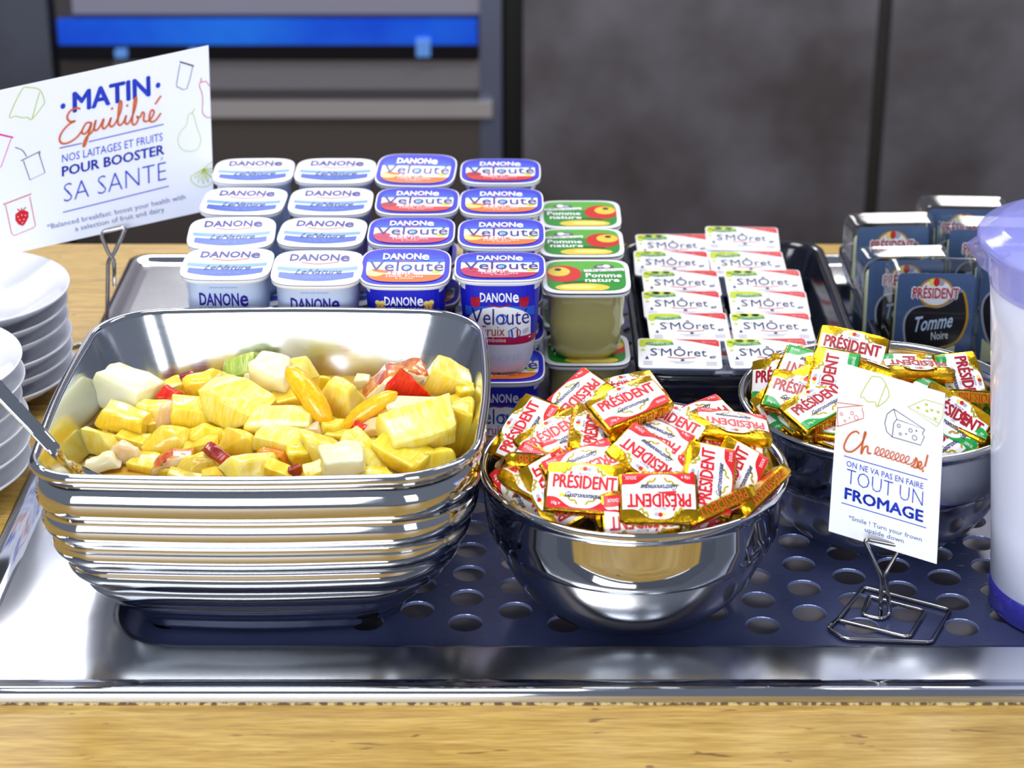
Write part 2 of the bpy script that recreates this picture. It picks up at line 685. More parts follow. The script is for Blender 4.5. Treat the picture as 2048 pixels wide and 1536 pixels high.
mb.box((g0 - .028, BY - .03, tz), (2.6, BY + .6, tz + .03), mat('cabinet_top', (110, 106, 108), .5))
obj('cabinet_top', mb, root)
for px0, px1, lb in ((1545, 1665, 'small pale blue box out of focus on the grey cabinet, left of the two'), (1860, 1970, 'small pale blue box out of focus on the grey cabinet, right of the two')):
    mb = MB()
    a, b = at_y(px0, 8, BY - .05), at_y(px1, 8, BY - .05)
    w = (b.x - a.x) / 2
    for k, (z0, z1, f) in enumerate(((0, .012, .9), (.012, .07, 1), (.07, .082, .9))):
        mb.loft([rrect(w * f, .05, .012, z, 4, 2) for z in (z0, z1)], mat('pale_blue_box', (170, 190, 240), .5), cap0=True, cap1=True)
    tag(obj('box', mb, M=Matrix.Translation(((a.x + b.x) / 2, BY + .02 + .0, tz + .03))), lb, 'box')

# stainless appliance with a lit blue display on the left
root = tag(obj('appliance', None), 'blurred stainless steel appliance with a glowing blue display strip, behind the counter on the left', 'appliance')
AB = mat('appliance_steel', (150, 146, 150), .35, 1)
mb = MB()
a, b = at_y(108, 0, BY), at_y(1003, 0, BY)
mb.box((a.x, BY, FLZ), (b.x, BY + .6, .80), mat('appliance_body', (88, 82, 80), .5, .2))
obj('body', mb, root)


def bgpart(name, rects, material, yoff=0, th=.02, label=None):
    m = MB()
    for r in rects:
        bgrect(m, *r, material, th, yoff)
    o = obj(name, m, root)
    if label: o['label'] = label


bgpart('top_panel', [(150, -60, 985, 22)], mat('panel_light', (176, 176, 196), .3, .3))
bgpart('display', [(125, 32, 955, 84)], mat('display_blue', (10, 70, 205), .3, 0, emit=.35, c2=(34, 130, 235), scale=4), yoff=.012, label='glowing blue display strip')
bgpart('display_bezel', [(125, 80, 955, 110)], mat('bezel_black', (4, 6, 22), .3), yoff=.016)
for q_ in ((240, 86, 262, 100), (385, 86, 400, 96), (835, 66, 862, 98)): bgpart('display_light', [q_], mat('display_lights', (90, 140, 210), .3, 0, emit=.4), yoff=.032)
bgpart('door_panel', [(235, 112, 985, 172)], mat('panel_grey', (158, 156, 166), .35, .4))
bgpart('door_seam', [(235, 172, 985, 190)], mat('seam_dark', (74, 70, 74), .5))
bgpart('handle', [(400, 192, 985, 222)], mat('handle_light', (214, 210, 212), .3, .4), yoff=.02)
bgpart('drawer_front', [(235, 224, 985, 640)], mat('panel_warm_dark', (112, 104, 102), .35, .4))
bgpart('side_strip', [(962, -60, 1003, 500)], mat('strip_bluegrey', (120, 128, 156), .4, .5), yoff=.004)
mb = MB()
mb.box((-2.6, BY - .02, FLZ), (a.x - .01, BY + .6, .86), mat('side_cabinet_grey', (88, 92, 108), .6, 0, c2=(72, 72, 84), scale=4))
mb.box((-2.6, BY - .03, .86), (a.x - .01, BY + .6, .89), mat('side_cabinet_grey', (88, 92, 108), .6))
tag(obj('side_cabinet', mb), 'blurred blue-grey cabinet at the far left edge beside the steel appliance', 'cabinet')


# ================================================================== VESSELS
def bowl(label, center, rot=0):
    mo = MB()
    Rm = .095
    outer = [(.0945, .0935), (.0945, .0905), (.0925, .0895), (.0918, .086), (.0912, .072), (.0898, .059), (.0884, .0545), (.0864, .0520)]
    low = [(.0864, .0520), (.0858, .0505), (.0832, .044), (.0775, .031), (.070, .019), (.060, .009), (.050, .003), (.044, 0), (.040, .0006), (.02, .001), (.0004, .001)]
    lip = [(.0885, .0905), (.0895, .0935), (.0915, .0950), (.0935, .0948), (.0945, .0935)]
    inner = [(.0004, .0035), (.03, .0035), (.05, .006), (.065, .014), (.076, .028), (.082, .042), (.0845, .054), (.087, .072), (.0885, .0905)]
    seg = 96
    mo.lathe(outer[::1], STEEL, seg)
    mo.lathe(low, SATIN, seg)
    mi = MB()
    mi.lathe(inner + [(.0886, .0906)], SATIN, seg)
    ml = MB()
    ml.lathe(lip, STEEL, seg)
    o = thing('steel_bowl', [('outer_wall', mo), ('inner_wall', mi), ('rim', ml)], Matrix.Translation(center), label, 'bowl', 'round steel bowls of butter')
    return o


FB = at_z(1260, 925, .095); FB.z = 0; FB.x += .002
BB = at_z(1768, 790, .095); BB.z = 0
bowl('round stainless steel bowl heaped with red-banded gold butter portions, in front', FB)
bowl('round stainless steel bowl of green-banded butter portions behind the cheese card', BB)

# ribbed fruit dish
DC = Vector((-.1475, 1.1855, 0))


def dr(h, z, r, bow=.003):
    return [(x * 1.03 + DC.x, y + DC.y, z) for x, y, z in rrect(h, h, r, z, 14, 10, bow=bow, rm=(.95, .95, .62, 1.1))]


cp = [(.1235, .1215, .047)]
prof = []
prof += [(.1205, .1200, .047), (.1232, .1175, .047), (.1250, .1135, .048), (.1256, .1085, .048), (.1250, .1035, .048), (.1228, .0985, .047)]
zz = [.120, .098, .079, .061, .044, .029, .014]
hh = [.1230, .1215, .1185, .1130, .1055, .0960, .0840]
for i in range(1, 6):
    for k in range(7):
        u = k / 7
        h = hh[i] + (hh[i + 1] - hh[i]) * u + (.004, .0036, .0034, .0030, .0024, .0018)[i] * sin(pi * min(1, u * 1.0)) ** .9
        prof.append((h, zz[i] + (zz[i + 1] - zz[i]) * u, .047 - (.1230 - h) * .25))
prof += [(.0840, .014, .037), (.0810, .006, .036), (.077, .0012, .034), (.075, 0, .033)]
mo = MB()
mo.loft([dr(*p) for p in prof] + [dr(.0750, 0, .033, 0)], STEEL, cap1=True)
lip = [(.1230, .120, .047), (.1238, .1225, .0475), (.1262, .1240, .049), (.1275, .1262, .050), (.1272, .1285, .050), (.1258, .1298, .049), (.1238, .1300, .047), (.1224, .1290, .046), (.1216, .1270, .045)]
ml = MB()
ml.loft([dr(*p) for p in lip], STEEL)
inn = [(.1216, .1270, .045), (.1196, .121, .045), (.1140, .103, .044), (.1080, .084, .043), (.100, .06, .042), (.097, .05, .040), (.094, .026, .038), (.082, .010, .034), (.07, .004, .03)]
mi = MB()
mi.loft([dr(*p) for p in inn], SATIN, cap1=True)
thing('fruit_dish', [('ribbed_wall', mo), ('rim', ml), ('inner_wall', mi)], Matrix(), 'large square stainless steel dish with ribbed sides full of fruit salad', 'dish')
# drops on the inside wall
mb = MB()
random.seed(4)
for px, py in ((455, 648), (382, 698), (378, 708), (735, 672), (772, 698), (787, 670), (268, 688), (466, 697), (690, 740), (243, 730), (560, 660), (610, 700), (850, 760)):
    p = at_y(px, py, DC.y + .1175)
    r = random.uniform(.0008, .0016)
    mb.lathe([(r * cos(t), r * 1.2 * sin(t)) for t in (-1.5, -.9, -.3, .3, .9, 1.5)], CLEAR, 8, M=Matrix.Translation(p))
tag(obj('water_drops', mb), 'small clear drops of juice clinging to the inner wall of the fruit dish', 'drops', kind='stuff')
# syrup
SZ = .0865
mb = MB()
mb.loft([dr(.100, .062, .040, 0), dr(.1085, SZ - .002, .043, .0025), dr(.1090, SZ, .043, .0025)], mat('syrup', (238, 190, 70), .03, 0, trans=.3, sss=.3, ior=1.34, bump=.15, scale=60, bdist=.002), cap0=True, cap1=True)
tag(obj('fruit_syrup', mb), 'clear yellow fruit syrup lying between the fruit pieces in the dish', 'syrup', kind='stuff')

# serving spoon
pts = [at_y(-60, 712, 1.10), at_y(0, 783, 1.097), at_y(75, 862, 1.094), at_y(118, 908, 1.092)]
e1 = at_z(150, 938, .105)
pts += [e1, e1 + Vector((.02, .012, -.018))]
cps = cr(pts, 6)
mb = MB()
rings = []
for i, p in enumerate(cps):
    t = (cps[min(i + 1, len(cps) - 1)] - cps[max(i - 1, 0)]).normalized()
    n = Vector((.55, -.62, .55))
    n = (n - t * n.dot(t)).normalized()
    w = t.cross(n)
    hw = .0052 - .0012 * i / len(cps)
    rings.append([p + w * (hw * cos(a)) + n * (.0011 * sin(a)) for a in [2 * pi * k / 12 for k in range(12)]])
mb.loft(rings, STEEL, cap0=True, cap1=True)
sp = tag(obj('serving_spoon', None), 'stainless steel serving spoon resting over the left front corner of the fruit dish', 'spoon')
obj('handle', mb, sp)
mb = MB()
c = cps[-1] + Vector((.018, .010, -.008))
rg = []
for k, (r, z) in enumerate(((.001, -.008), (.010, -.007), (.017, -.003), (.019, .001), (.018, .001), (.010, -.005), (.001, -.006))):
    rg.append([(c.x + r * cos(t) * 1.2, c.y + r * sin(t), c.z + z) for t in [2 * pi * q / 24 for q in range(24)]])
mb.loft(rg, STEEL)
obj('spoon_bowl', mb, sp)


# plates
def plate_mesh():
    m = MB()
    pr = [(.0004, .002), (.040, .002), (.043, 0), (.045, .0012), (.058, .006), (.070, .0135), (.0772, .0195), (.0780, .0206), (.0776, .0216), (.0768, .0214), (.069, .0165), (.057, .0092), (.044, .0052), (.0004, .0044)]
    m.lathe(pr, CERAM, 72)
    return m.mesh('plate')


PM = plate_mesh()
ords = ['topmost', 'second from the top', 'third from the top', 'fourth from the top', 'fifth from the top', 'lowest visible']
for nm, (X, Y), n, dz, jit in (('rear', (-.407, 1.442), 6, .0128, 3), ('front', (-.406, 1.279), 6, .0152, 5)):
    random.seed(jit)
    for k in range(n):
        j = n - 1 - k
        z = WZ + .0002 + dz * k
        o = thing('plate', [], Matrix.Translation((X + random.uniform(-.0018, .0018) * (k > 0), Y + random.uniform(-.0018, .0018), z)),
                  f'white porcelain plate, {ords[j]} of the {nm} plate stack at the left edge', 'plate', f'white plates in the {nm} stack', root=PM)


# black trays
def tray(label, x0, x1, y0, y1, rz):
    m = MB()
    a, b = (x1 - x0) / 2, (y1 - y0) / 2
    H = .052
    pr = [(-.006, H - .008, .022), (-.0005, H - .001, .024), (.003, H, .024), (.006, H - .0012, .022), (.008, H - .006, .02), (.017, .008, .02), (.024, .005, .018)]
    m.loft([rrect(a - i, b - i, r, z, 8, 4) for i, z, r in [(.020, 0, .018), (.012, .006, .02), (.002, H - .01, .024), (.002, H - .009, .024), (0, H - .008, .024)] + [(max(i, 0), z, r) for i, z, r in pr[1:]]], BLACKP, cap0=True, cap1=True)
    return thing('black_tray', [], Matrix.Translation(((x0 + x1) / 2, (y0 + y1) / 2, 0)) @ Matrix.Rotation(rz, 4, 'Z'), label, 'tray', 'black plastic trays', root=m)


tray('glossy black tray holding two columns of small white cheese tubs', .090, .258, 1.372, 1.655, 0)
tray('glossy black tray holding clear packs of cheese, right beside the pitcher', .271, .440, 1.372, 1.655, 0)


# pitcher
PC = Vector((.3475, 1.138, 0))
m1 = MB()
m1.lathe([(.047, .017), (.0500, .0185), (.0535, .06), (.0600, .13), (.0655, .19), (.0680, .214), (.0665, .2155), (.0004, .2155)], MILK, 72)
m2 = MB()
m2.lathe([(.0004, .001), (.046, .001), (.0485, 0), (.0500, .003), (.0502, .012), (.0506, .019), (.0490, .0205), (.046, .018)], PITBLUE, 72)
m3 = MB()
m3.lathe([(.0684, .2140), (.0690, .2160), (.0735, .236), (.0745, .2385), (.0735, .2390), (.0722, .2365), (.0674, .2162)], LILAC, 72)
m4 = MB()
m4.lathe([(.0750, .2370), (.0775, .2385), (.0780, .2420), (.0765, .2445), (.071, .2450), (.068, .2485), (.0640, .2505), (.03, .2535), (.0004, .2545)], LILAC, 72)
m5 = MB()
for s_ in (-1, 1):
    m5.tube(cr([(s_ * .002, .045, .2535), (s_ * .03, .02, .2545), (s_ * .042, -.005, .254), (s_ * .03, -.03, .2530), (s_ * .003, -.048, .252)], 6), .0012, LILAC, 6)
m6 = MB()
pp = [at_y(1965, 445, PC.y), at_y(1948, 470, PC.y - .004), at_y(1944, 492, PC.y - .004), at_y(1958, 510, PC.y)]
m6.loft([[(-.0755, s_ * .020 * (1 - .0), .243), (-.0755, s_ * .019, .2425), (-.0735, s_ * .018, .226)] for s_ in (-1, -.5)] +
        [[(-.0860, 0, .2405), (-.0850, 0, .2395), (-.0760, 0, .226)]] + [[(-.0755, s_ * .020, .243), (-.0755, s_ * .019, .2425), (-.0735, s_ * .018, .226)] for s_ in (.5, 1)], LILAC, closed=False)
m7 = MB()
m7.tube(cr([(.066, 0, .20), (.10, 0, .205), (.115, 0, .17), (.108, 0, .10), (.085, 0, .07), (.058, 0, .072)], 6), .008, LILAC, 10)
thing('pitcher', [('milky_body', m1), ('base', m2, 'deep blue base ring'), ('collar', m3), ('lid', m4), ('lid_ridge', m5), ('spout', m6), ('handle', m7)],
      Matrix.Translation(PC), 'tall translucent milk-white pitcher with a lilac lid and blue base at the right edge', 'pitcher')


# ================================================================== POTS
def lidmesh(name, art, w, d, n, base, edge, th=.0007):
    m = MB()
    m.loft([sup(w, d, n, 0, 48), sup(w * 1.0, d * 1.0, n, th, 48)], edge, cap0=True)
    rings = [sup(w, d, n, th, 48), sup(w * .97, d * .97, n, th + .0002, 48)]
    m.loft(rings, edge, cap1=False)
    m.loft([sup(w * .97, d * .97, n, th + .0002, 48), sup(w * .96, d * .96, n, th + .0002, 48)], base, cap1=True)
    art.emit(m, lambda x, y, l: (x * w, y * d, th + .0002 + .00009 * l))
    return m.mesh(name)


def front_y(x, a, n):
    u = min(abs(x / a), .999)
    return -a * (1 - u ** n) ** (1 / n)


def cupmesh(name, prof, art=None, sm=48, H=.07):
    """prof rows: (half, z, n, mat)"""
    m = MB()
    rows = prof
    m.loft([sup(h, h, n, z, sm) for h, z, n, _ in rows], [r[3] for r in rows[:-1]], cap0=True)
    if art:
        zs = [(r[1], r[0], r[2]) for r in rows]

        def at(z):
            for (z0, h0, n0), (z1, h1, n1) in zip(zs, zs[1:]):
                if z0 <= z <= z1:
                    u = (z - z0) / max(z1 - z0, 1e-9)
                    return h0 + (h1 - h0) * u, n0 + (n1 - n0) * u
            return zs[-1][1], zs[-1][2]

        def fn(x, y, l):
            h, n = at(y)
            return (x, front_y(x, h, n) - .00025 - .00012 * l, y)
        art.emit(m, fn)
    return m.mesh(name)


LO = supout(.96, .96, 4.2)
IN = supout(.86, .84, 3.6)
LW, LD = .0312, .0305
POTH = .0722


def nature_lid():
    a = Art(supout(.90, .90, 3.6))
    danone(a, .02, .55, 1.38, .36, NAVYTXT)
    a.stroke([(-.38, .27), (0, .17), (.45, .29)], .035, RED, 3, smooth=6)
    a.band(lambda x: .02 + .12 * x * x, lambda x: .07 + .12 * x * x, -.9, .9, mat('ink_pale_blue', (190, 210, 242), .35), 1)
    a.band(lambda x: -.28 + .16 * x * x, lambda x: -.06 + .14 * x * x, -.88, .88, BLUEL, 1)
    a.text('LeNature', .06, -.27, .27, mat('ink_deep_blue', (40, 50, 120), .35), 4, w=1.0, shear=.3, bold=.005)
    a.band(lambda x: -.80 + .34 * x * x, lambda x: -.40 + .18 * x * x, -.82, .82, BLUED, 2)
    a.text('125g · 4 · 12', .05, -.62, .09, BLUEL, 4, w=.6)
    return lidmesh('nature_lid', a, LW, LD, 4.0, LIDW, LIDW)


def velo_lid(col, deep):
    a = Art(IN)
    a.band(lambda x: -.9, lambda x: .9, -.9, .9, BLUE, 1)
    a.band(lambda x: .10, lambda x: .55 + .1 * (1 - x * x), -.9, .9, mat('ink_grad_a', (30, 60, 208), .5), 2)
    a.band(lambda x: .08, lambda x: .38, -.9, .9, BLUEM, 3)
    a.band(lambda x: .05, lambda x: .22, -.9, .9, mat('ink_grad_b', (90, 140, 228), .5), 4)
    a.band(lambda x: -.9, lambda x: .20, -.9, .9, WHITE, 5)
    a.band(lambda x: -.9, lambda x: -.46 + (.42 * (-x - .35) if x < -.35 else 0), -.9, .9, col, 6, n=24)
    a.band(lambda x: -.9, lambda x: -.72, -.9, .9, deep, 7)
    if col in (APRI,):
        a.ell(-.66, -.35, .22, .2, PEACHY, 7)
        a.ell(-.55, -.28, .2, .07, APRI, 8, rot=-.3)
    else:
        a.ell(-.66, -.3, .2, .16, deep, 7)
    a.ell(.68, -.32, .10, .09, LIME, 7)
    danone(a, .0, .50, 1.06, .30, WHITE, 8)
    a.stroke([(-.25, .29), (0, .25), (.25, .29)], .025, RED, 8, smooth=4)
    a.text('Velouté', .02, -.02, .52, NAVYTXT, 9, w=1.64, bold=.004)
    a.ell(.06, -.06, .09, .12, mat('ink_sky', (110, 190, 235), .3), 8)
    a.text('Fruix', -.05, -.38, .17, RED, 9, w=.52)
    a.text('100% Fruits', .0, -.56, .09, WHITE, 9, w=.8)
    a.text('à mixer', .0, -.66, .07, WHITE, 9, w=.4)
    return lidmesh('veloute_lid', a, LW, LD, 4.0, BLUE, WHITE)


def nature_cup():
    a = Art()
    s = .0275
    a.text('DANON', -.0032, .0565, .0088, NAVYTXT, 2, w=.0270, bold=.02)
    a.text('e', .0138, .0572, .0114, NAVYTXT, 2, w=.0056, bold=.02)
    a.stroke([(-.010, .0495), (0, .047), (.010, .0495)], .0007, RED, 2, smooth=5)
    a.band(lambda x: .032, lambda x: .036, -.02, .02, BLUEL, 1)
    a.text('LeNature', 0, .041, .006, NAVYTXT, 2, shear=.2)
    a.band(lambda x: .022, lambda x: .029, -.021, .021, BLUED, 1)
    a.text('yaourt aux ferments', 0, .0655, .0012, BLUEL, 2, w=.019)
    pr = [(.018, 0, 2.2, CUPW), (.0205, .0015, 2.3, CUPW), (.0235, .012, 2.6, CUPW), (.0262, .030, 3.0, CUPW), (.0275, .048, 3.4, CUPW), (.0282, .0675, 3.6, LIDW), (.0300, .0688, 3.9, LIDW), (.0310, .0690, 4, LIDW), (.0310, .0712, 4, LIDW)]
    return cupmesh('nature_cup', pr, a)


def velo_cup(col, word, fruit):
    a = Art()
    N = 12
    a.band(lambda x: .0445 + .0105 * (1 - (x / .0235) ** 2), lambda x: .0675, -.0235, .0235, BLUE, 1)
    a.band(lambda x: .0445, lambda x: .0515 + .0015 * (1 - (x / .021) ** 2), -.0235, .0235, BLUEM, 2)
    a.band(lambda x: .0275, lambda x: .0415 + .011 * math.sqrt(max(0, 1 - (x / .0212) ** 2)), -.021, .021, WHITE, 3, n=20)
    a.text('DANON', -.0028, .0592, .0064, WHITE, 4, w=.0215, bold=.02)
    a.text('e', .0108, .0598, .0084, WHITE, 4, w=.0042, bold=.02)
    a.stroke([(-.007, .0540), (0, .0522), (.007, .0540)], .0008, RED2, 4, smooth=5)
    for sx in (-1, 1):
        for dx, dy in ((0, 0), (.0016, .0018), (-.0016, .0016), (0, -.0022), (.0012, -.001), (-.0013, -.0012)):
            a.ell(sx * .0165 + dx, .0555 + dy, .0020, .0022, fruit[(abs(int(dx * 1e4)) + 1) % 2], 5, n=8)
    a.text('Velouté', .0002, .0450, .0118, NAVYTXT, 6, w=.0395, bold=.0)
    a.ring(.0012, .0432, .0036, .0010, BLUEM, 7)
    a.text('Fruix', -.0045, .0345, .0074, RED2, 6, w=.0155)
    a.band(lambda x: .0255 + .0004 * x / .02, lambda x: .0298 + .07 * max(0, x) ** 1.0 * .2, -.0215, .0215, col, 4)
    a.text(word, -.0050, .0277, .0032, WHITE, 6, w=.0180)
    # hexagonal country emblem in three stripes
    hexo = [(.0065, .0300), (.0100, .0290), (.0135, .0305), (.0140, .0340), (.0110, .0372), (.0085, .0360), (.0060, .0345)]
    a.poly(hexo, WHITE, 7)
    a.stroke(hexo, .0007, BLUED, 8, closed=True)
    a.stroke([(.0085, .0302), (.0080, .0350)], .0012, BLUED, 8)
    a.stroke([(.0120, .0305), (.0118, .0350)], .0012, RED, 8)
    a.poly([(.0150, .0305), (.0205, .0325), (.0205, .0370), (.0150, .0350)], WHITE, 7)
    for k in range(3):
        a.stroke([(.0160, .0320 + k * .0012), (.0195, .0331 + k * .0012)], .0004, GREYT, 8)
    for k, ch in enumerate('DANONE'):
        a.text(ch, -.0135 + k * .0054, .0135, .0050, mat('embossed_white', (214, 214, 236), .35), 3)
    B = BLUE
    pr = [(.0170, 0, 2.2, CUPWH), (.0200, .0012, 2.3, CUPWH), (.0228, .010, 2.5, CUPWH), (.0248, .0235, 2.8, col), (.0255, .0290, 2.9, B), (.0268, .048, 3.3, B), (.0276, .0630, 3.5, LIDW), (.0280, .0675, 3.6, LIDW),
          (.0300, .0688, 3.9, LIDW), (.0312, .0690, 4, LIDW), (.0312, .0712, 4, LIDW)]
    return cupmesh('veloute_cup', pr, a)


NL, NC = nature_lid(), nature_cup()
VL = {'peach': velo_lid(APRI, ORANGE), 'strawberry': velo_lid(RED, RED2), 'raspberry': velo_lid(PINK, PINK), 'apricot': velo_lid(APRI, APRI)}
VC = {'raspberry': velo_cup(PINK, 'Framboise', (PINK, RED2)), 'apricot': velo_cup(APRI, 'Abricot', (APRI, PEACHY))}
VC['peach'] = VC['apricot']
VC['strawberry'] = VC['raspberry']
TOPZ = .145
cols = {0: 'far left', 1: 'second', 2: 'third', 3: 'rightmost'}
rows = ['front', 'second', 'third', 'back']
lidpx = [[(455, 527), (636, 532), (812, 528), (1000, 535)], [(464, 463), (645, 464), (823, 463), (1003, 466)], [(488, 402), (662, 402), (835, 402), (1003, 403)], [(508, 341), (671, 341), (834, 333), (1001, 342)]]
flav = [['apricot', 'raspberry'], ['raspberry', 'apricot'], ['strawberry', 'peach'], ['peach', 'strawberry']]
tilt = {(0, 2): 4, (0, 3): -2, (3, 2): 6, (1, 0): 2, (0, 1): 2}
yaws = {(3, 0): 2, (3, 2): -3, (2, 0): -1.5, (1, 0): 3, (1, 1): -2}
for r in range(4):
    for c in range(4):
        p = at_z(*lidpx[r][c], TOPZ)
        t = R(tilt.get((r, c), 0))
        y = R(yaws.get((r, c), 0))
        M2 = xform((p.x, p.y, POTH + .0008), y, t)
        M1 = xform((p.x, p.y - (.001 if r == 0 else 0), .0003), 0)
        lidM = Matrix.Translation((0, 0, .0713))
        if c < 2:
            lb = f'white yogurt pot with blue-banded foil lid, {rows[r]} row, {"leftmost" if c == 0 else "second"} column of the white pots'
            nm, L, Cc, g = 'yogurt_pot', NL, NC, 'white plain yogurt pots'
        else:
            f = flav[r][c - 2]
            fc = {'peach': 'orange and yellow', 'apricot': 'orange', 'strawberry': 'red', 'raspberry': 'crimson'}[f]
            lb = f'blue yogurt pot, {fc} fruit band on lid, {rows[r]} row, {"left" if c == 2 else "right"} blue column'
            nm, L, Cc, g = 'yogurt_pot', VL[f], VC[f], 'blue fruit yogurt pots'
        o = thing(nm, [('cup', Cc), ('lid', L)], M2, lb, 'yogurt', g)
        o.children[1].matrix_local = lidM
        f2 = 'apricot'
        lb2 = f'{"white" if c < 2 else "blue"} yogurt pot underneath the {rows[r]} row pot in the {("far left", "second", "third", "fourth")[c]} column'
        if (r, c) == (0, 3):
            lb2 = 'blue yogurt pot with apricots on its side, underneath the front raspberry pot'
        o = thing(nm, [('cup', NC if c < 2 else VC[f2]), ('lid', NL if c < 2 else VL[f2])], M1, lb2, 'yogurt', 'lower layer of white pots' if c < 2 else ('lower layer of blue pots' if (r, c) != (0, 3) else 'blue fruit yogurt pots'))
        o.children[1].matrix_local = lidM


# compote pots
def compote_lid(flip):
    a = Art(supout(.90, .90, 5))
    f = -1 if flip else 1
    a.band(lambda x: -.95, lambda x: .95, -.95, .95, GREEN, 1)
    a.band(lambda x: .2, lambda x: .95, -.95, .95, mat('ink_leaf_green', (90, 170, 60), .3), 2)
    a.band(lambda x: -.95, lambda x: .25 + .1 * x, -.95, .95, GREEN, 3)
    a.ell(f * .52, .1, .42, .50, APPLER, 4)
    a.ell(f * .62, .22, .26, .28, APPLEY, 5)
    a.ell(f * .64, .34, .08, .08, BLACK, 6)
    a.ell(f * .1, -.72, .62, .24, APPLEY, 5)
    a.ell(f * .2, -.70, .42, .12, PEACHY, 6)
    a.ell(f * .25, -.42, .30, .07, mat('ink_dark_green', (30, 90, 30), .3), 7, rot=-.1 * f)
    a.ell(-f * .42, .52, .24, .16, mat('ink_emblem', (70, 100, 80), .4), 5)
    a.ell(-f * .48, .54, .09, .10, WHITE, 6)
    a.ell(-f * .34, .52, .08, .08, LGREY, 6)
    a.poly([(-f * .42 - .46, .20), (-f * .42 + .46, .26), (-f * .42 + .46, .42), (-f * .42 - .46, .34)], WHITE, 6)
    a.text('Le Berger des fruits', -f * .42, .30, .09, BLACK, 8, w=.84)
    a.text('Pomme', -f * .40, -.02, .24, WHITE, 8, w=.82, bold=.02)
    a.text('nature', -f * .36, -.30, .22, WHITE, 8, w=.78, bold=.02)
    return lidmesh('compote_lid', a, .0315, .0290, 5.5, LIDW, LIDW)


CL1, CL2 = compote_lid(False), compote_lid(True)
CH = .0572
pr = [(.0190, 0, 3, PUREE), (.0225, .0012, 3.2, PUREE), (.0250, .007, 3.6, PUREE), (.0270, .030, 4.2, PUREE), (.0278, .0520, 4.6, LIDW), (.0305, .0530, 5.2, LIDW), (.0312, .0532, 5.5, LIDW), (.0312, .0552, 5.5, LIDW)]
CC = cupmesh('compote_cup', pr)
LEAF = {}
for i, (px, py, L, tl) in enumerate(((1172, 543, CL2, 3), (1163, 478, CL1, 1), (1160, 421, CL1, 2))):
    p = at_z(px, py, .1165)
    o = thing('compote_pot', [('cup', CC, 'translucent cup full of apple purée'), ('lid', L)], xform((p.x, p.y, CH + .0010), 0, R(tl)), f'apple compote pot with green lid, {["front one, its apple on the left", "middle one of the column", "rearmost of the column"][i]}', 'compote', 'apple compote pots')
    o.children[1].matrix_local = Matrix.Translation((0, 0, .0553))
    o = thing('compote_pot', [('cup', CC), ('lid', CL1)], xform((p.x + .001, p.y - .002 * (i == 0), .0003), 0), 'apple compote pot underneath the ' + ['front', 'middle', 'rearmost'][i] + ' green-lidded pot', 'compote', 'apple compote pots' if i == 0 else 'hidden lower compote pots')
    o.children[1].matrix_local = Matrix.Translation((0, 0, .0553))


# small fresh cheese tubs
def moret():
    w, d = .0300, .0205
    a = Art()
    out = [(-.97, -.80), (-.90, -.96), (.90, -.96), (.97, -.80), (.97, .86), (.90, .96), (-.90, .96), (-.97, .86)]
    a = Art(out)
    a.poly([(.97, .97), (-.15, .97), (.35, .80), (.97, .48)], RED, 2)
    a.text('léger en sel', .72, .78, .10, mat('ink_pale_pink', (240, 170, 170), .4), 4, w=.34, rot=-.12)
    for x, y, rx, ry in ((-.75, .82, .22, .14), (-.5, .84, .25, .13), (-.88, .6, .1, .2), (-.3, .82, .16, .10), (-.88, .2, .05, .08)):
        a.ell(x, y, rx, ry, LIME, 2)
    a.stroke([(-.80, .66), (-.55, .58), (-.14, .66)], .17, GREEN, 3, smooth=4)
    a.text('moins de sel -25%', -.48, .615, .08, WHITE, 5, w=.56)
    a.text('S', -.62, .06, .48, mat('ink_moret', (20, 26, 90), .35), 5, w=.17)
    a.text("t", -.50, .24, .12, MATS['ink_moret'], 5)
    a.text('MÔret', .10, .05, .50, MATS['ink_moret'], 5, w=1.10)
    a.stroke([(-.3, -.28), (.05, -.34), (.38, -.28)], .04, RED, 4, smooth=4)
    a.ell(.06, -.46, .05, .06, MATS['ink_moret'], 4)
    a.stroke([(-.25, -.56), (.35, -.56)], .03, LGREY, 4)
    a.stroke([(-.15, -.66), (.25, -.66)], .03, LGREY, 4)
    a.text('e', .80, -.2, .26, MATS['ink_moret'], 4, shear=.3)
    a.poly([(-.84, -.42), (-.74, -.42), (-.79, -.2)], MATS['ink_moret'], 4)
    for k in range(3):
        a.stroke([(-.88, -.58 - .1 * k), (-.66, -.58 - .1 * k)], .03, LGREY, 4)
        a.stroke([(.62, -.58 - .1 * k), (.88, -.58 - .1 * k)], .03, LGREY, 4)
    m = MB()
    m.loft([rrect(w, d, .003, 0, 3, 1), rrect(w, d, .003, .0006, 3, 1)], CUPW, smooth=False, cap0=True)
    m.loft([rrect(w, d, .003, .0006, 3, 1), rrect(w * .995, d * .995, .003, .0008, 3, 1)], LIDW, cap1=True)
    a.emit(m, lambda x, y, l: (x * w, y * d, .0008 + .00007 * l))
    c = MB()
    c.loft([rrect(.0225, .0135, .005, 0, 4, 1), rrect(.024, .015, .006, .0015, 4, 1), rrect(.0265, .0172, .006, .0195, 4, 1), rrect(.0298, .0203, .003, .0205, 4, 1), rrect(.0298, .0203, .003, .0216, 4, 1)], CUPW, cap0=True)
    return c.mesh('tub'), m.mesh('tub_lid')


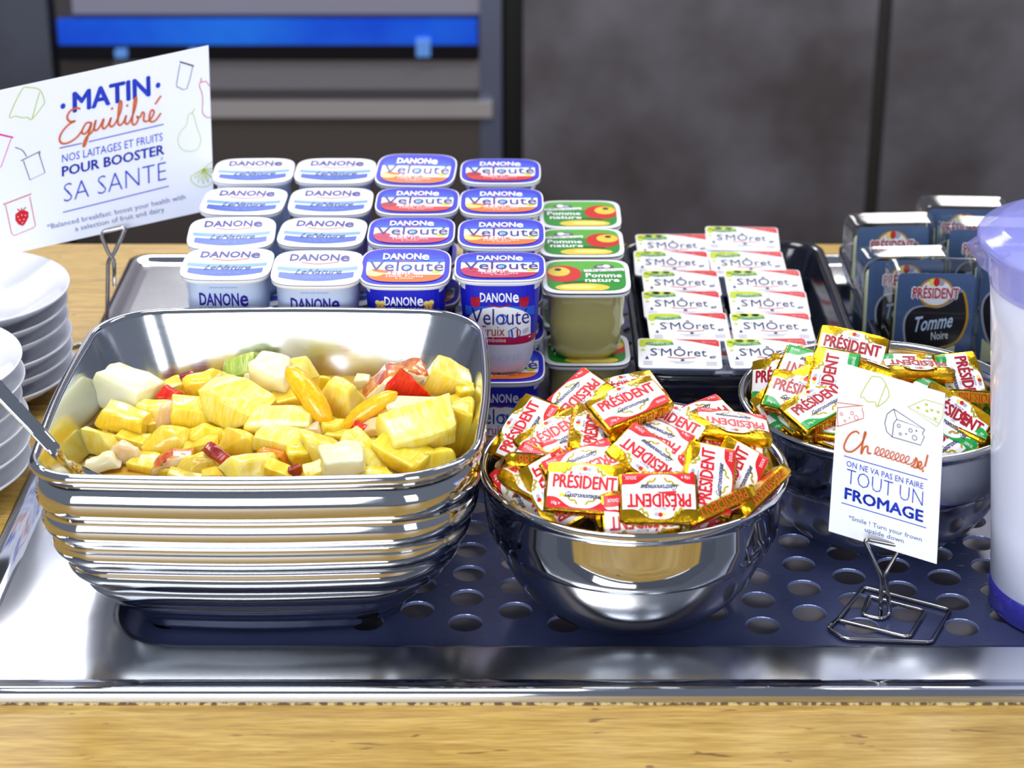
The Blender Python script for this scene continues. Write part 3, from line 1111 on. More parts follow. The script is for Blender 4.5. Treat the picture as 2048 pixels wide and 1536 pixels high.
MC, ML = moret()
LZ = .061
tl = [[(1359, 703), (1376, 650), (1364, 605), (1362, 563), (1343, 523), (1346, 489)], [(1536, 702), (1543, 650), (1537, 605), (1527, 562), (1494, 524), (1484, 481)]]
hn = ['front', 'second', 'third', 'fourth', 'fifth', 'rearmost']
random.seed(8)
for c in range(2):
    for r in range(6):
        p = at_z(*tl[c][r], LZ)
        yw = [[-2, 1, 0, 1, -1, 1], [2, 0, -1, 0, 1, -3]][c][r]
        z0 = LZ - .0224
        o = thing('cheese_tub', [('cup', MC), ('lid', ML)], xform((p.x, p.y, z0 + (.003 if (c, r) == (1, 5) else 0)), R(yw), R(8)), f'small white cheese tub with red and green lid corners, {hn[r]} in the {"left" if c == 0 else "right"} column', 'cheese tub', 'cheese tubs in the black tray')
        o.children[1].matrix_local = Matrix.Translation((0, 0, .0217))
        p2 = Vector((.141 if c == 0 else .2045, 1.404 + .0440 * r, .0075))
        o = thing('cheese_tub', [('cup', MC), ('lid', ML)], xform(p2, R(random.uniform(-2, 2))), f'small white cheese tub in the bottom layer, under the {hn[r]} {"left" if c == 0 else "right"} one', 'cheese tub', 'lower layer of cheese tubs')
        o.children[1].matrix_local = Matrix.Translation((0, 0, .0217))


# clear cheese packs
def tomme():
    w, h, t = .035, .049, .010
    film = MB()

    def rr(a, b, r, y):
        return [(x, y, z + h) for x, z, _ in rrect(a, b, r, 0, 5, 2)]
    film.loft([rr(w - .004, h - .004, .006, -t - .001), rr(w - .002, h - .002, .006, -t), rr(w - .001, h - .001, .007, t - .003), rr(w + .0012, h + .0012, .008, t - .002), rr(w + .0012, h + .0012, .008, t - .0012)], CLEAR, cap0=True, cap1=True)
    crd = MB()
    crd.loft([rr(w - .0065, h - .006, .004, -t + .0020), rr(w - .0065, h - .006, .004, -t + .0028)], SLATE, cap0=True, cap1=True, smooth=False)
    a = Art()
    blk = [(-.74, .10), (-.60, .32), (-.30, .40), (.1, .38), (.45, .50), (.66, .68), (.80, .42), (.82, .10), (.62, -.22), (.2, -.34), (-.25, -.46), (-.44, -.60), (-.66, -.28)]
    b2 = cr([(x, y) for x, y in blk], 4, True)
    a.poly([(p[0] * 1.06 - .012, p[1] * 1.06) for p in b2], LGREY, 1)
    a.poly([(p[0] * 1.04 + .03, p[1] * 1.04 - .01) for p in b2], GOLDI, 2)
    a.poly(b2, BLACK, 3)
    a.ell(0, .66, .46, .27, GOLDI, 4, n=24)
    a.ell(0, .66, .41, .23, WHITE, 5, n=24)
    a.ell(-.10, .84, .10, .07, PEACHY, 6)
    a.ell(.0, .85, .08, .08, RED, 7)
    a.ell(.12, .84, .09, .06, LGREY, 6)
    a.text('PRÉSIDENT', .0, .65, .19, WHITE, 7, w=1.2, fat=.035)
    a.text('PRÉSIDENT', .0, .65, .185, RED, 8, w=1.18, bold=.015)
    a.text('Tomme', .0, .12, .26, mat('ink_ice', (205, 220, 245), .35), 7, w=1.02, shear=.35, bold=.015, rot=.10)
    a.text('Noire', .18, -.12, .15, WHITE, 7, w=.44, rot=.08)
    a.poly([(-.70, -.50), (-.5, -.62), (-.2, -.5), (.3, -.38), (.60, -.30), (.62, -.95), (-.70, -.95)], CHEESE, 2)
    a.ring(.35, -.68, .17, .015, GREYT, 4)
    a.ring(.35, -.68, .10, .012, GREYT, 4)
    a.text('lait', .35, -.68, .06, GREYT, 4)
    cm = MB()
    cm.v, cm.f, cm.m, cm.sm, cm.mats = list(crd.v), list(crd.f), list(crd.m), list(crd.sm), list(crd.mats)
    k = (w - .0065)
    a.emit(cm, lambda x, y, l: (x * k, -t + .0019 - .00006 * l, h + y * (h - .006)))
    ch = MB()
    ch.loft([rr(w - .008, h - .016, .006, -t + .0030), rr(w - .007, h - .015, .006, t - .004)], CHEESE, cap0=True, cap1=True)
    return film.mesh('blister'), cm.mesh('printed_card'), ch.mesh('cheese_slice')


TF, TC, TCH = tomme()
packs = [(1875, 525, 1.455, -2, -3, 'in front, its black label fully visible'), (1787, 440, 1.560, 3, -4, 'standing at the left behind the front pack'), (1815, 507, 1.484, 3, -5, 'low in the gap behind the front pack, mostly hidden'),
         (1930, 405, 1.600, -3, -4, 'rearmost and tallest, touching the pitcher lid'), (1975, 447, 1.550, -5, -5, 'behind the pitcher spout, half hidden'), (2030, 532, 1.490, -7, -4, 'directly behind the pitcher at the right edge')]
for px, py, Y, yw, tx, lb in packs:
    p = at_y(px, py, Y)
    thing('cheese_pack', [('blister', TF, 'clear plastic blister'), ('printed_card', TC), ('cheese_slice', TCH)], xform((p.x, Y, max(p.z - .100, .0058)), R(yw), R(tx)), 'clear-wrapped slate blue cheese pack, ' + lb, 'cheese', 'clear-wrapped cheese packs')


# ================================================================== BUTTER PORTIONS
def butter(col, kindword, seed):
    random.seed(seed)
    w, d, h = .0220, .0150, .0050
    m = MB()
    nx, ny = 10, 6

    def P(u, v, s_):
        x, y = u * w, v * d
        e = max(abs(u) ** 14, abs(v) ** 12)
        z = s_ * h * (1 - .30 * e)
        q = noise.noise(Vector((u * 3 + seed, v * 3, s_ * 2)))
        pinch = 1 - .10 * abs(u) ** 6
        return (x * (1 + .015 * q), y * pinch * (1 + .02 * q), z + .0004 * q * (1 if s_ < 0 else .15))
    for s_ in (1, -1):
        g = [[P(-1 + 2 * i / nx, -1 + 2 * j / ny, s_) for i in range(nx + 1)] for j in range(ny + 1)]
        V = [p for r in g for p in r]
        F = []
        for j in range(ny):
            for i in range(nx):
                a = j * (nx + 1) + i
                F.append((a, a + 1, a + nx + 2, a + nx + 1)[::s_])
        m.add(V, F, GOLD, True)
    per = [(i / nx * 2 - 1, -1) for i in range(nx + 1)] + [(1, j / ny * 2 - 1) for j in range(1, ny + 1)] + [(1 - i / nx * 2, 1) for i in range(1, nx + 1)] + [(-1, 1 - j / ny * 2) for j in range(1, ny)]
    rg = []
    for s_, k, o in ((1, 1, 1), (.5, 1, 1.035), (-.5, 1, 1.035), (-1, 1, 1)):
        r = []
        for i, (u, v) in enumerate(per):
            p = P(u, v, 1 if s_ > 0 else -1)
            q = noise.noise(Vector((u * 5 + seed * 3, v * 5, s_ * 3))) * .0006
            r.append((p[0] * o + (q if abs(s_) < 1 else 0), p[1] * o + (q if abs(s_) < 1 else 0), p[2] if abs(s_) == 1 else s_ * h * .8))
        rg.append(r)
    m.loft(rg, GOLD, smooth=True)
    # folded end flaps, triangular
    for sx in (-1, 1):
        x = sx * w * 1.04
        m.add([(x, -d * .82, h * .5), (x, d * .82, h * .5), (x + sx * .0010, 0, -h * .75), (x + sx * .0004, 0, h * .4)], [(0, 1, 2), (0, 3, 2), (1, 3, 2)], GOLD)
    # side lettering in orange red
    a = Art()
    a.text('PRÉSIDENT', 0, 0, 1.05, mat('ink_side_orange', (196, 84, 20), .35), 1, w=6.0)
    a.emit(m, lambda x, y, l: (x * .0054, -d * 1.035 - .00035, y * .0054 - .0002))
    b = Art([(-2.18, -1.42), (2.18, -1.42), (2.18, 1.42), (-2.18, 1.42)])
    yt = lambda x: .78 + .60 * math.exp(-(x / 1.05) ** 4)
    b.band(lambda x: -1.4, yt, -2.15, 2.15, WHITE, 1, n=22, ny=7)
    yr = lambda x: -.72 - .62 * math.exp(-((x + .15) / 1.15) ** 4)
    b.band(lambda x: -1.42, yr, -2.15, 2.15, col, 2, n=22, ny=3)
    b.text('DOUX' if kindword == 'red' else 'DEMI-SEL', 1.62, -1.12, .2, WHITE, 4, w=.62)
    b.text('10g e', -1.6, -1.12, .18, WHITE, 4, w=.5)
    for sx in (-1, 1):
        for k in range(4):
            t = .5 + k * .33
            b.ell(sx * (.80 + .13 * k) - .1, 1.12 - .11 * k, .17, .075, OLIVE, 3, rot=sx * (.5 if k % 2 else -1.2), n=8)
            b.ell(sx * (.98 - .22 * k) - .1, -.66 - .12 * k, .17, .075, OLIVE, 3, rot=sx * (1.0 if k % 2 else -.1), n=8)
    b.ell(-.25, 1.10, .18, .13, PEACHY, 3, n=8)
    b.ell(-.05, 1.13, .14, .15, RED, 4, n=8)
    b.ell(.18, 1.10, .16, .13, LGREY, 3, n=8)
    b.text('Beurre', -.05, .80, .17, GREYT, 4, shear=.3)
    b.text('PRÉSIDENT', 0, .26, .80, RED2 if kindword == 'green' else RED, 5, w=3.7, fat=.035)
    b.text('***', 0, -.30, .16, GREYT, 4)
    b.text('Gastronomique', 0, -.54, .34, mat('ink_script_navy', (50, 56, 110), .4), 5, w=2.15, shear=.45, fat=.012)
    lm = MB()
    k = .0098

    def fn(x, y, l):
        u, v = x * k / w, y * k / d
        z = P(max(-1, min(1, u)), max(-1, min(1, v)), 1)[2]
        return (x * k, y * k, z + .00022 + .00007 * l)
    b.emit(lm, fn)
    return m.mesh('butter_wrapper'), lm.mesh('butter_label')


BR = [butter(RED, 'red', s_) for s_ in (1, 2)]
BG = [butter(GREENB, 'green', s_) for s_ in (3, 4)]


INP = [(0, 0), (.0035, .03), (.006, .05), (.014, .065), (.028, .076), (.042, .082), (.054, .0845), (.072, .087), (.0905, .0885), (.0955, .0890)]


def rin(z):
    for (z0, r0), (z1, r1) in zip(INP, INP[1:]):
        if z0 <= z <= z1: return r0 + (r1 - r0) * (z - z0) / (z1 - z0)
    return .0 if z < 0 else 9


def settle(M):
    """slide a packet inwards until its corners are inside the bowl wall"""
    c = min((FB, BB), key=lambda q: (M.translation - q).to_2d().length)
    for _ in range(30):
        worst = None
        for x in (-.0230, 0, .0230):
            for y in (-.0157, .0157):
                for z in (-.0055, .0055):
                    q = M @ Vector((x, y, z))
                    d = (q - c).to_2d()
                    ex = d.length - rin(q.z) + .0003
                    if ex > .0004 and (worst is None or ex > worst[0]): worst = (ex, d.normalized())
        if not worst: break
        M.translation -= Vector((worst[1].x, worst[1].y, -.9)) * min(worst[0], .004) * .7
    return M


def put_butter(p, ang, e, s_, mesh, label, group):
    e, s_ = R(e), R(s_)
    n = Vector((sin(s_), -sin(e) * cos(s_), cos(e) * cos(s_))).normalized()
    if isinstance(ang, tuple):
        t = Vector(ang).normalized()
        sd = Vector((sin(s_), -cos(s_), .75))
        sd = (sd - t * sd.dot(t)).normalized()
        u = -sd
        n = t.cross(u)
        M = Matrix(((t.x, u.x, n.x, p.x), (t.y, u.y, n.y, p.y), (t.z, u.z, n.z, p.z), (0, 0, 0, 1)))
        o = obj('butter_portion', mesh[0], None, settle(M))
        tag(o, label, 'butter', group)
        obj('paper_label', mesh[1], o)
        return o
    a = R(ang)
    d = RT * cos(a) + UP * sin(a)
    fn_ = FW.dot(n)
    if abs(fn_) < .15: fn_ = math.copysign(.15, fn_)
    t = d - FW * (d.dot(n) / fn_)
    t = (t - n * t.dot(n)).normalized()
    u = n.cross(t)
    M = Matrix(((t.x, u.x, n.x, p.x), (t.y, u.y, n.y, p.y), (t.z, u.z, n.z, p.z), (0, 0, 0, 1)))
    o = obj('butter_portion', mesh[0], None, settle(M))
    tag(o, label, 'butter', group)
    obj('paper_label', mesh[1], o)
    return o


def mound(c, lvl, pk):
    def f(x, y):
        r2 = ((x - c.x) ** 2 + (y - c.y) ** 2) / .09 ** 2
        return lvl + pk * max(-.2, 1 - r2)
    return f


fF = mound(FB, .087, .037)
LR = 'red-banded gold butter portion '
front = [
    (1150, 808, 222, 25, -18, .010, 'at the top left, text running down to the left'),
    (1256, 788, 12, 15, 5, .004, 'rearmost at the top, half under another'),
    (1258, 812, 22, 18, -4, .014, 'lying on top of the heap, text rising to the right'),
    (1053, 864, 57, 32, -22, .008, 'leaning on the left rim, text reading steeply upward'),
    (1114, 880, 28, 25, -10, .002, 'at the left under the tilted ones, only its last letters showing'),
    (1190, 865, 78, 12, 8, .002, 'lying crosswise just below the topmost one'),
    (1160, 902, 195, 8, -5, -.003, 'small visible strip at the middle left, upside down'),
    (1075, 932, -4, -38, 0, -.002, 'turned on edge at the left with its lettered side out'),
    (992, 945, 92, 10, -40, -.008, 'standing on edge against the left rim, plain foil showing'),
    (1062, 975, 152, 34, -12, .000, 'at the lower left, upside down and sloping down to the right'),
    (1168, 942, 200, 24, -4, .007, 'in the middle, upside down with its text sloping'),
    (1152, 1012, -4, 42, -3, .006, 'upright at the lower left front, fully readable'),
    (1092, 1028, 118, 52, -14, -.004, 'wedged at the front left below the readable one'),
    (1030, 1006, -58, 52, -25, -.008, 'against the lower left rim, dark red face down the slope'),
    (1316, 998, 180, 45, 2, .008, 'large and upside down at the front centre'),
    (1278, 1052, 184, 72, 0, -.002, 'on edge at the front rim with inverted side lettering'),
    (1298, 922, 145, 30, 8, .004, 'at the centre, its text turned upside down and tilted'),
    (1416, 962, 82, 38, 12, .008, 'standing vertical at the right, text reading upward'),
    (1335, 852, -25, 24, 5, .004, 'behind the centre, text running down to the right'),
    (1305, 884, 156, 20, 0, .003, 'upside down just behind the centre'),
    (1464, 857, 173, 3, 8, .012, 'at the upper right with its gold long side facing out'),
    (1452, 903, -12, 22, 8, .003, 'at the right under the long gold side, text sloping down'),
    (1518, 918, -75, 20, 25, -.004, 'at the far right rim, standing crosswise'),
    (1482, 982, 62, 42, 14, .000, 'at the lower right, text reading up, half hidden'),
    (1508, 992, (-.62, -.72, -.25), 0, 20, .003, 'long bare gold side against the right rim'),
    (1436, 1043, (-.85, -.45, -.2), 0, 10, -.003, 'plain gold edge at the lower right rim'),
    (1235, 985, 96, 40, 0, -.004, 'wedged upright between the two front readable ones'),
    (1218, 838, 10, 10, 0, -.006, 'under the topmost one, mostly hidden'),
    (1375, 1035, 20, 55, 15, -.006, 'at the front right under the large upside-down one'),
    (1240, 900, 60, 15, 0, -.004, 'at the middle, partly buried'),
    (1380, 905, 100, 20, 10, -.006, 'between the vertical one and the centre, partly buried'),
    (1400, 845, 200, 15, 0, -.004, 'at the back right near the rim'),
]
for i, (px, py, ang, e, s_, dz, lb) in enumerate(front):
    p = at_z(px, py, .112) if i == 1 else at_surf(px, py, lambda x, y: fF(x, y) + dz)
    put_butter(p, ang, e, s_, BR[i % 2], LR + lb, 'red-banded butter portions in the front bowl')
random.seed(11)


CLK = ['twelve', 'one', 'two', 'three', 'four', 'five', 'six', 'seven', 'eight', 'nine', 'ten', 'eleven']


def filler(c, f, n, mesh, lab, grp, drop):
    seen = {}
    for k in range(n):
        a = k * 2.399
        r = .068 * math.sqrt((k + .5) / n)
        x, y = c.x + r * cos(a), c.y + r * sin(a)
        z = f(x, y) - drop
        p = Vector((x, y, z))
        n_ = Vector(((x - c.x) * 4, (y - c.y) * 4, 1)).normalized()
        h = round((90 - math.degrees(a)) / 30) % 12
        key = ('near the centre' if r < .04 else 'near the rim') + ' at ' + CLK[h] + " o'clock"
        if key in seen: key = key.replace('near', 'close to')
        seen[key] = 1
        put_butter(p, random.uniform(0, 360), math.degrees(math.atan2(-n_.y, n_.z)) + random.uniform(-8, 8), math.degrees(math.asin(n_.x)) + random.uniform(-8, 8), mesh[k % 2], lab + key, grp)


filler(FB, fF, 18, BR, 'red-banded butter portion buried in the heap ', 'buried butter portions in the front bowl', .016)

fB = mound(BB, .082, .030)
LG = 'green-banded gold butter portion '
back = [
    (1702, 706, -13, 40, -4, .012, 'standing up at the top left behind the card, red text readable'),
    (1832, 738, 178, -2, 2, .006, 'upside down above the right card corner, gold side below'),
    (1626, 748, 163, 35, -8, .006, 'left of the card, upside down and steep'),
    (1664, 768, 75, 45, -10, .012, 'vertical beside the card corner, green edge to the left'),
    (1602, 796, -16, 35, -8, .008, 'in the left half, first letters readable'),
    (1520, 800, 4, 50, -30, .000, 'against the left rim with its gold side showing'),
    (1566, 776, 68, 35, -18, .000, 'green tip poking up at the left'),
    (1548, 832, 32, 50, -14, .002, 'front left, its pale face glaring in the light'),
    (1626, 840, 28, 20, -6, .008, 'left of the card, text rising right above its gold side'),
    (1562, 868, -38, 45, -14, -.006, 'at the front left rim, text running downward'),
    (1640, 892, -8, 10, 0, -.006, 'small green and gold corner at the front rim'),
    (1812, 766, -92, 25, 0, .000, 'just above the card edge, standing crosswise'),
    (1922, 772, -78, 40, 10, .004, 'at the right near the pitcher, text on end'),
    (1942, 806, -4, -38, 0, .004, 'at the right with its lettered gold side out'),
    (1918, 868, -32, 48, 8, .004, 'right of the card, text running down to the right'),
    (1902, 906, 32, 48, 5, -.002, 'lowest at the right of the card, text rising'),
    (1955, 880, 60, 10, 20, -.004, 'gold edge at the right rim'),
    (1740, 738, 85, -20, 20, .002, 'gold end standing up above the card'),
    (1752, 820, 20, 30, 0, .000, 'hidden behind the card'), (1820, 850, -40, 30, 0, .000, 'hidden behind the card, further right'),
    (1875, 815, 150, 25, 0, .000, 'half hidden at the right edge of the card'),
    (1745, 880, 170, 45, 0, -.004, 'low behind the card'), (1690, 850, 60, 30, 0, -.004, 'just behind the left card edge')]
for i, (px, py, ang, e, s_, dz, lb) in enumerate(back):
    p = at_surf(px, py, lambda x, y: fB(x, y) + dz)
    put_butter(p, ang, e, s_, BG[i % 2], LG + lb, 'green-banded butter portions in the rear bowl')
filler(BB, fB, 16, BG, 'green-banded butter portion buried in the heap ', 'buried butter portions in the rear bowl', .018)


# ================================================================== FRUIT
def fm(name, c, c2, **k):
    return mat(name, c, .22, 0, c2=c2, scale=k.pop('scale', 60), stretch=k.pop('stretch', (7, 1.5, 1.5)), sss=.5, sscale=.008, bump=.6, bdist=.0008, coat=.5, **k)


FM = {'p': fm('pineapple', (250, 208, 22), (252, 226, 84)), 'P': fm('pale_pineapple', (250, 222, 58), (253, 238, 142)),
      'w': fm('apple_flesh', (240, 232, 176), (248, 244, 214), scale=25, stretch=(1, 1, 1)), 'g': fm('white_melon', (232, 236, 176), (242, 244, 214), scale=20, stretch=(1, 1, 1)),
      'o': fm('orange_flesh', (250, 176, 8), (252, 200, 30), scale=300, stretch=(1, 1, 2)), 'r': fm('red_fruit', (204, 26, 14), (226, 52, 22), scale=70),
      'y': fm('soaked_pineapple', (246, 204, 40), (250, 222, 90)), 'k': fm('pink_apple', (240, 205, 150), (244, 222, 190), scale=30), 'n': fm('green_fruit', (150, 180, 60), (190, 205, 100)),
      'd': fm('dark_skin', (130, 14, 14), (176, 40, 24), scale=40), 's': fm('apple_skin', (196, 62, 40), (222, 150, 60), scale=30), 'q': fm('peach_flesh', (238, 130, 40), (244, 170, 60), scale=40)}


def fruitmesh(kind, sx, sy, sz, m, skin, seed):
    rnd = random.Random(seed)
    j = lambda a=.2: rnd.uniform(-a, a)
    if kind == 'seg':
        mb = MB()
        rings = []
        for i in range(13):
            u = -1 + 2 * i / 12
            r = (1 - abs(u) ** 2.6) ** .5 if abs(u) < 1 else 0
            r = max(r, .12)
            cxx = .25 * (1 - u * u)
            rings.append([(u * sx, (cos(t) * r + 0) * sy * (.8 if cos(t) > 0 else 1), (sin(t) * r + cxx) * sz + .02 * sz * rnd.uniform(-1, 1)) for t in [2 * pi * k / 14 for k in range(14)]])
        mb.loft(rings, m, cap0=True, cap1=True)
        return mb.mesh('fruit')
    if kind == 'wedge':
        pts = [(-1, -.9, -.8), (1, -.9, -.8), (-1, .9, -.8), (1, .9, -.8), (-.55, -.2, .95), (.65, .25, .8), (-.5, .35, .9), (.4, -.4, .85)]
    elif kind == 'tri':
        pts = [(-1, -.8, -.9), (1, -.7, -.75), (-.9, .8, -.9), (.95, .8, -.7), (-.75, -.6, .95), (-.6, .6, 1), (-.2, 0, .75)]
    elif kind == 'fan':
        pts = [(-.35, -.9, -1), (.4, -.9, -1), (-.35, .9, -1), (.4, .9, -1), (-1, -.8, .55), (1, -.8, .55), (-1, .8, .6), (1, .8, .6), (-.5, -.7, .95), (.5, -.7, .95), (0, .7, 1.05)]
    elif kind == 'slice':
        pts = []
        for i in range(7):
            t = pi * (.02 + .96 * i / 6)
            for y in (-1, 1):
                pts.append((cos(t), y * (.75 if y > 0 else 1), -.8 + 1.7 * sin(t)))
        pts += [(-.3, 1, -.85), (.5, -.9, -.85)]
    elif kind == 'peel':
        pts = [(-.95, -.3, -.9), (-.8, -.4, 1), (1, -.3, -.95), (-.9, .4, -.9), (-.75, .4, .95), (1.0, .3, -.9), (.2, -.5, .05)]
    else:
        pts = [(a, b, c) for a in (-1, 1) for b in (-1, 1) for c in (-1, 1)]
    bm = bmesh.new()
    for x, y, z in pts:
        bm.verts.new(((x + j()) * sx, (y + j()) * sy, (z + j()) * sz))
    bmesh.ops.convex_hull(bm, input=bm.verts)
    bmesh.ops.delete(bm, geom=[v for v in bm.verts if not v.link_faces], context='VERTS')
    bmesh.ops.dissolve_limit(bm, angle_limit=R(9), verts=bm.verts, edges=bm.edges)
    bmesh.ops.bevel(bm, geom=list(bm.edges), offset=.20 * min(sx, sy, sz), segments=3, profile=.6, affect='EDGES', clamp_overlap=True)
    bmesh.ops.triangulate(bm, faces=[f for f in bm.faces if len(f.verts) > 4])
    bmesh.ops.subdivide_edges(bm, edges=[e for e in bm.edges if e.calc_length() > .005], cuts=2, use_grid_fill=True)
    for v in bm.verts:
        n = noise.noise(v.co * 110 + Vector((seed, 0, 0))) * .0022 + noise.noise(v.co * 420 + Vector((seed, 3, 0))) * .0004
        v.co += v.normal * n if v.normal.length else v.co * 0
    bm.normal_update()
    me = bpy.data.meshes.new('fruit')
    for f in bm.faces:
        f.smooth = True
        if skin:
            c = f.calc_center_median()
            if kind == 'slice':
                f.material_index = 1 if (f.normal.z > .15 and abs(f.normal.y) < .8) else 0
            else:
                f.material_index = 1 if f.normal.z > .45 else 0
    bm.to_mesh(me)
    bm.free()
    me.materials.append(m)
    if skin: me.materials.append(skin)
    return me


def ff(x, y):
    a = math.exp(-((y - 1.235) / .07) ** 2)
    b = math.exp(-((x + .09) / .085) ** 2)
    return .0895 + .012 * a + .010 * b


names = {'p': ('pineapple_chunk', 'pineapple', 'bright yellow pineapple chunk'), 'P': ('pineapple_chunk', 'pineapple', 'pale yellow pineapple chunk'), 'w': ('apple_piece', 'apple', 'cream white apple piece'),
         'g': ('melon_cube', 'melon', 'whitish green melon cube'), 'o': ('orange_segment', 'orange', 'orange segment'), 'r': ('red_fruit_piece', 'fruit', 'bright red fruit piece'),
         'y': ('pineapple_chunk', 'pineapple', 'syrup-soaked golden pineapple chunk'), 'k': ('apple_piece', 'apple', 'pinkish apple wedge'), 'n': ('green_fruit_piece', 'fruit', 'green-yellow fruit piece'),
         'd': ('red_skin_piece', 'fruit', 'dark red skinned fruit bit'), 'q': ('peach_piece', 'peach', 'orange-red peach piece')}
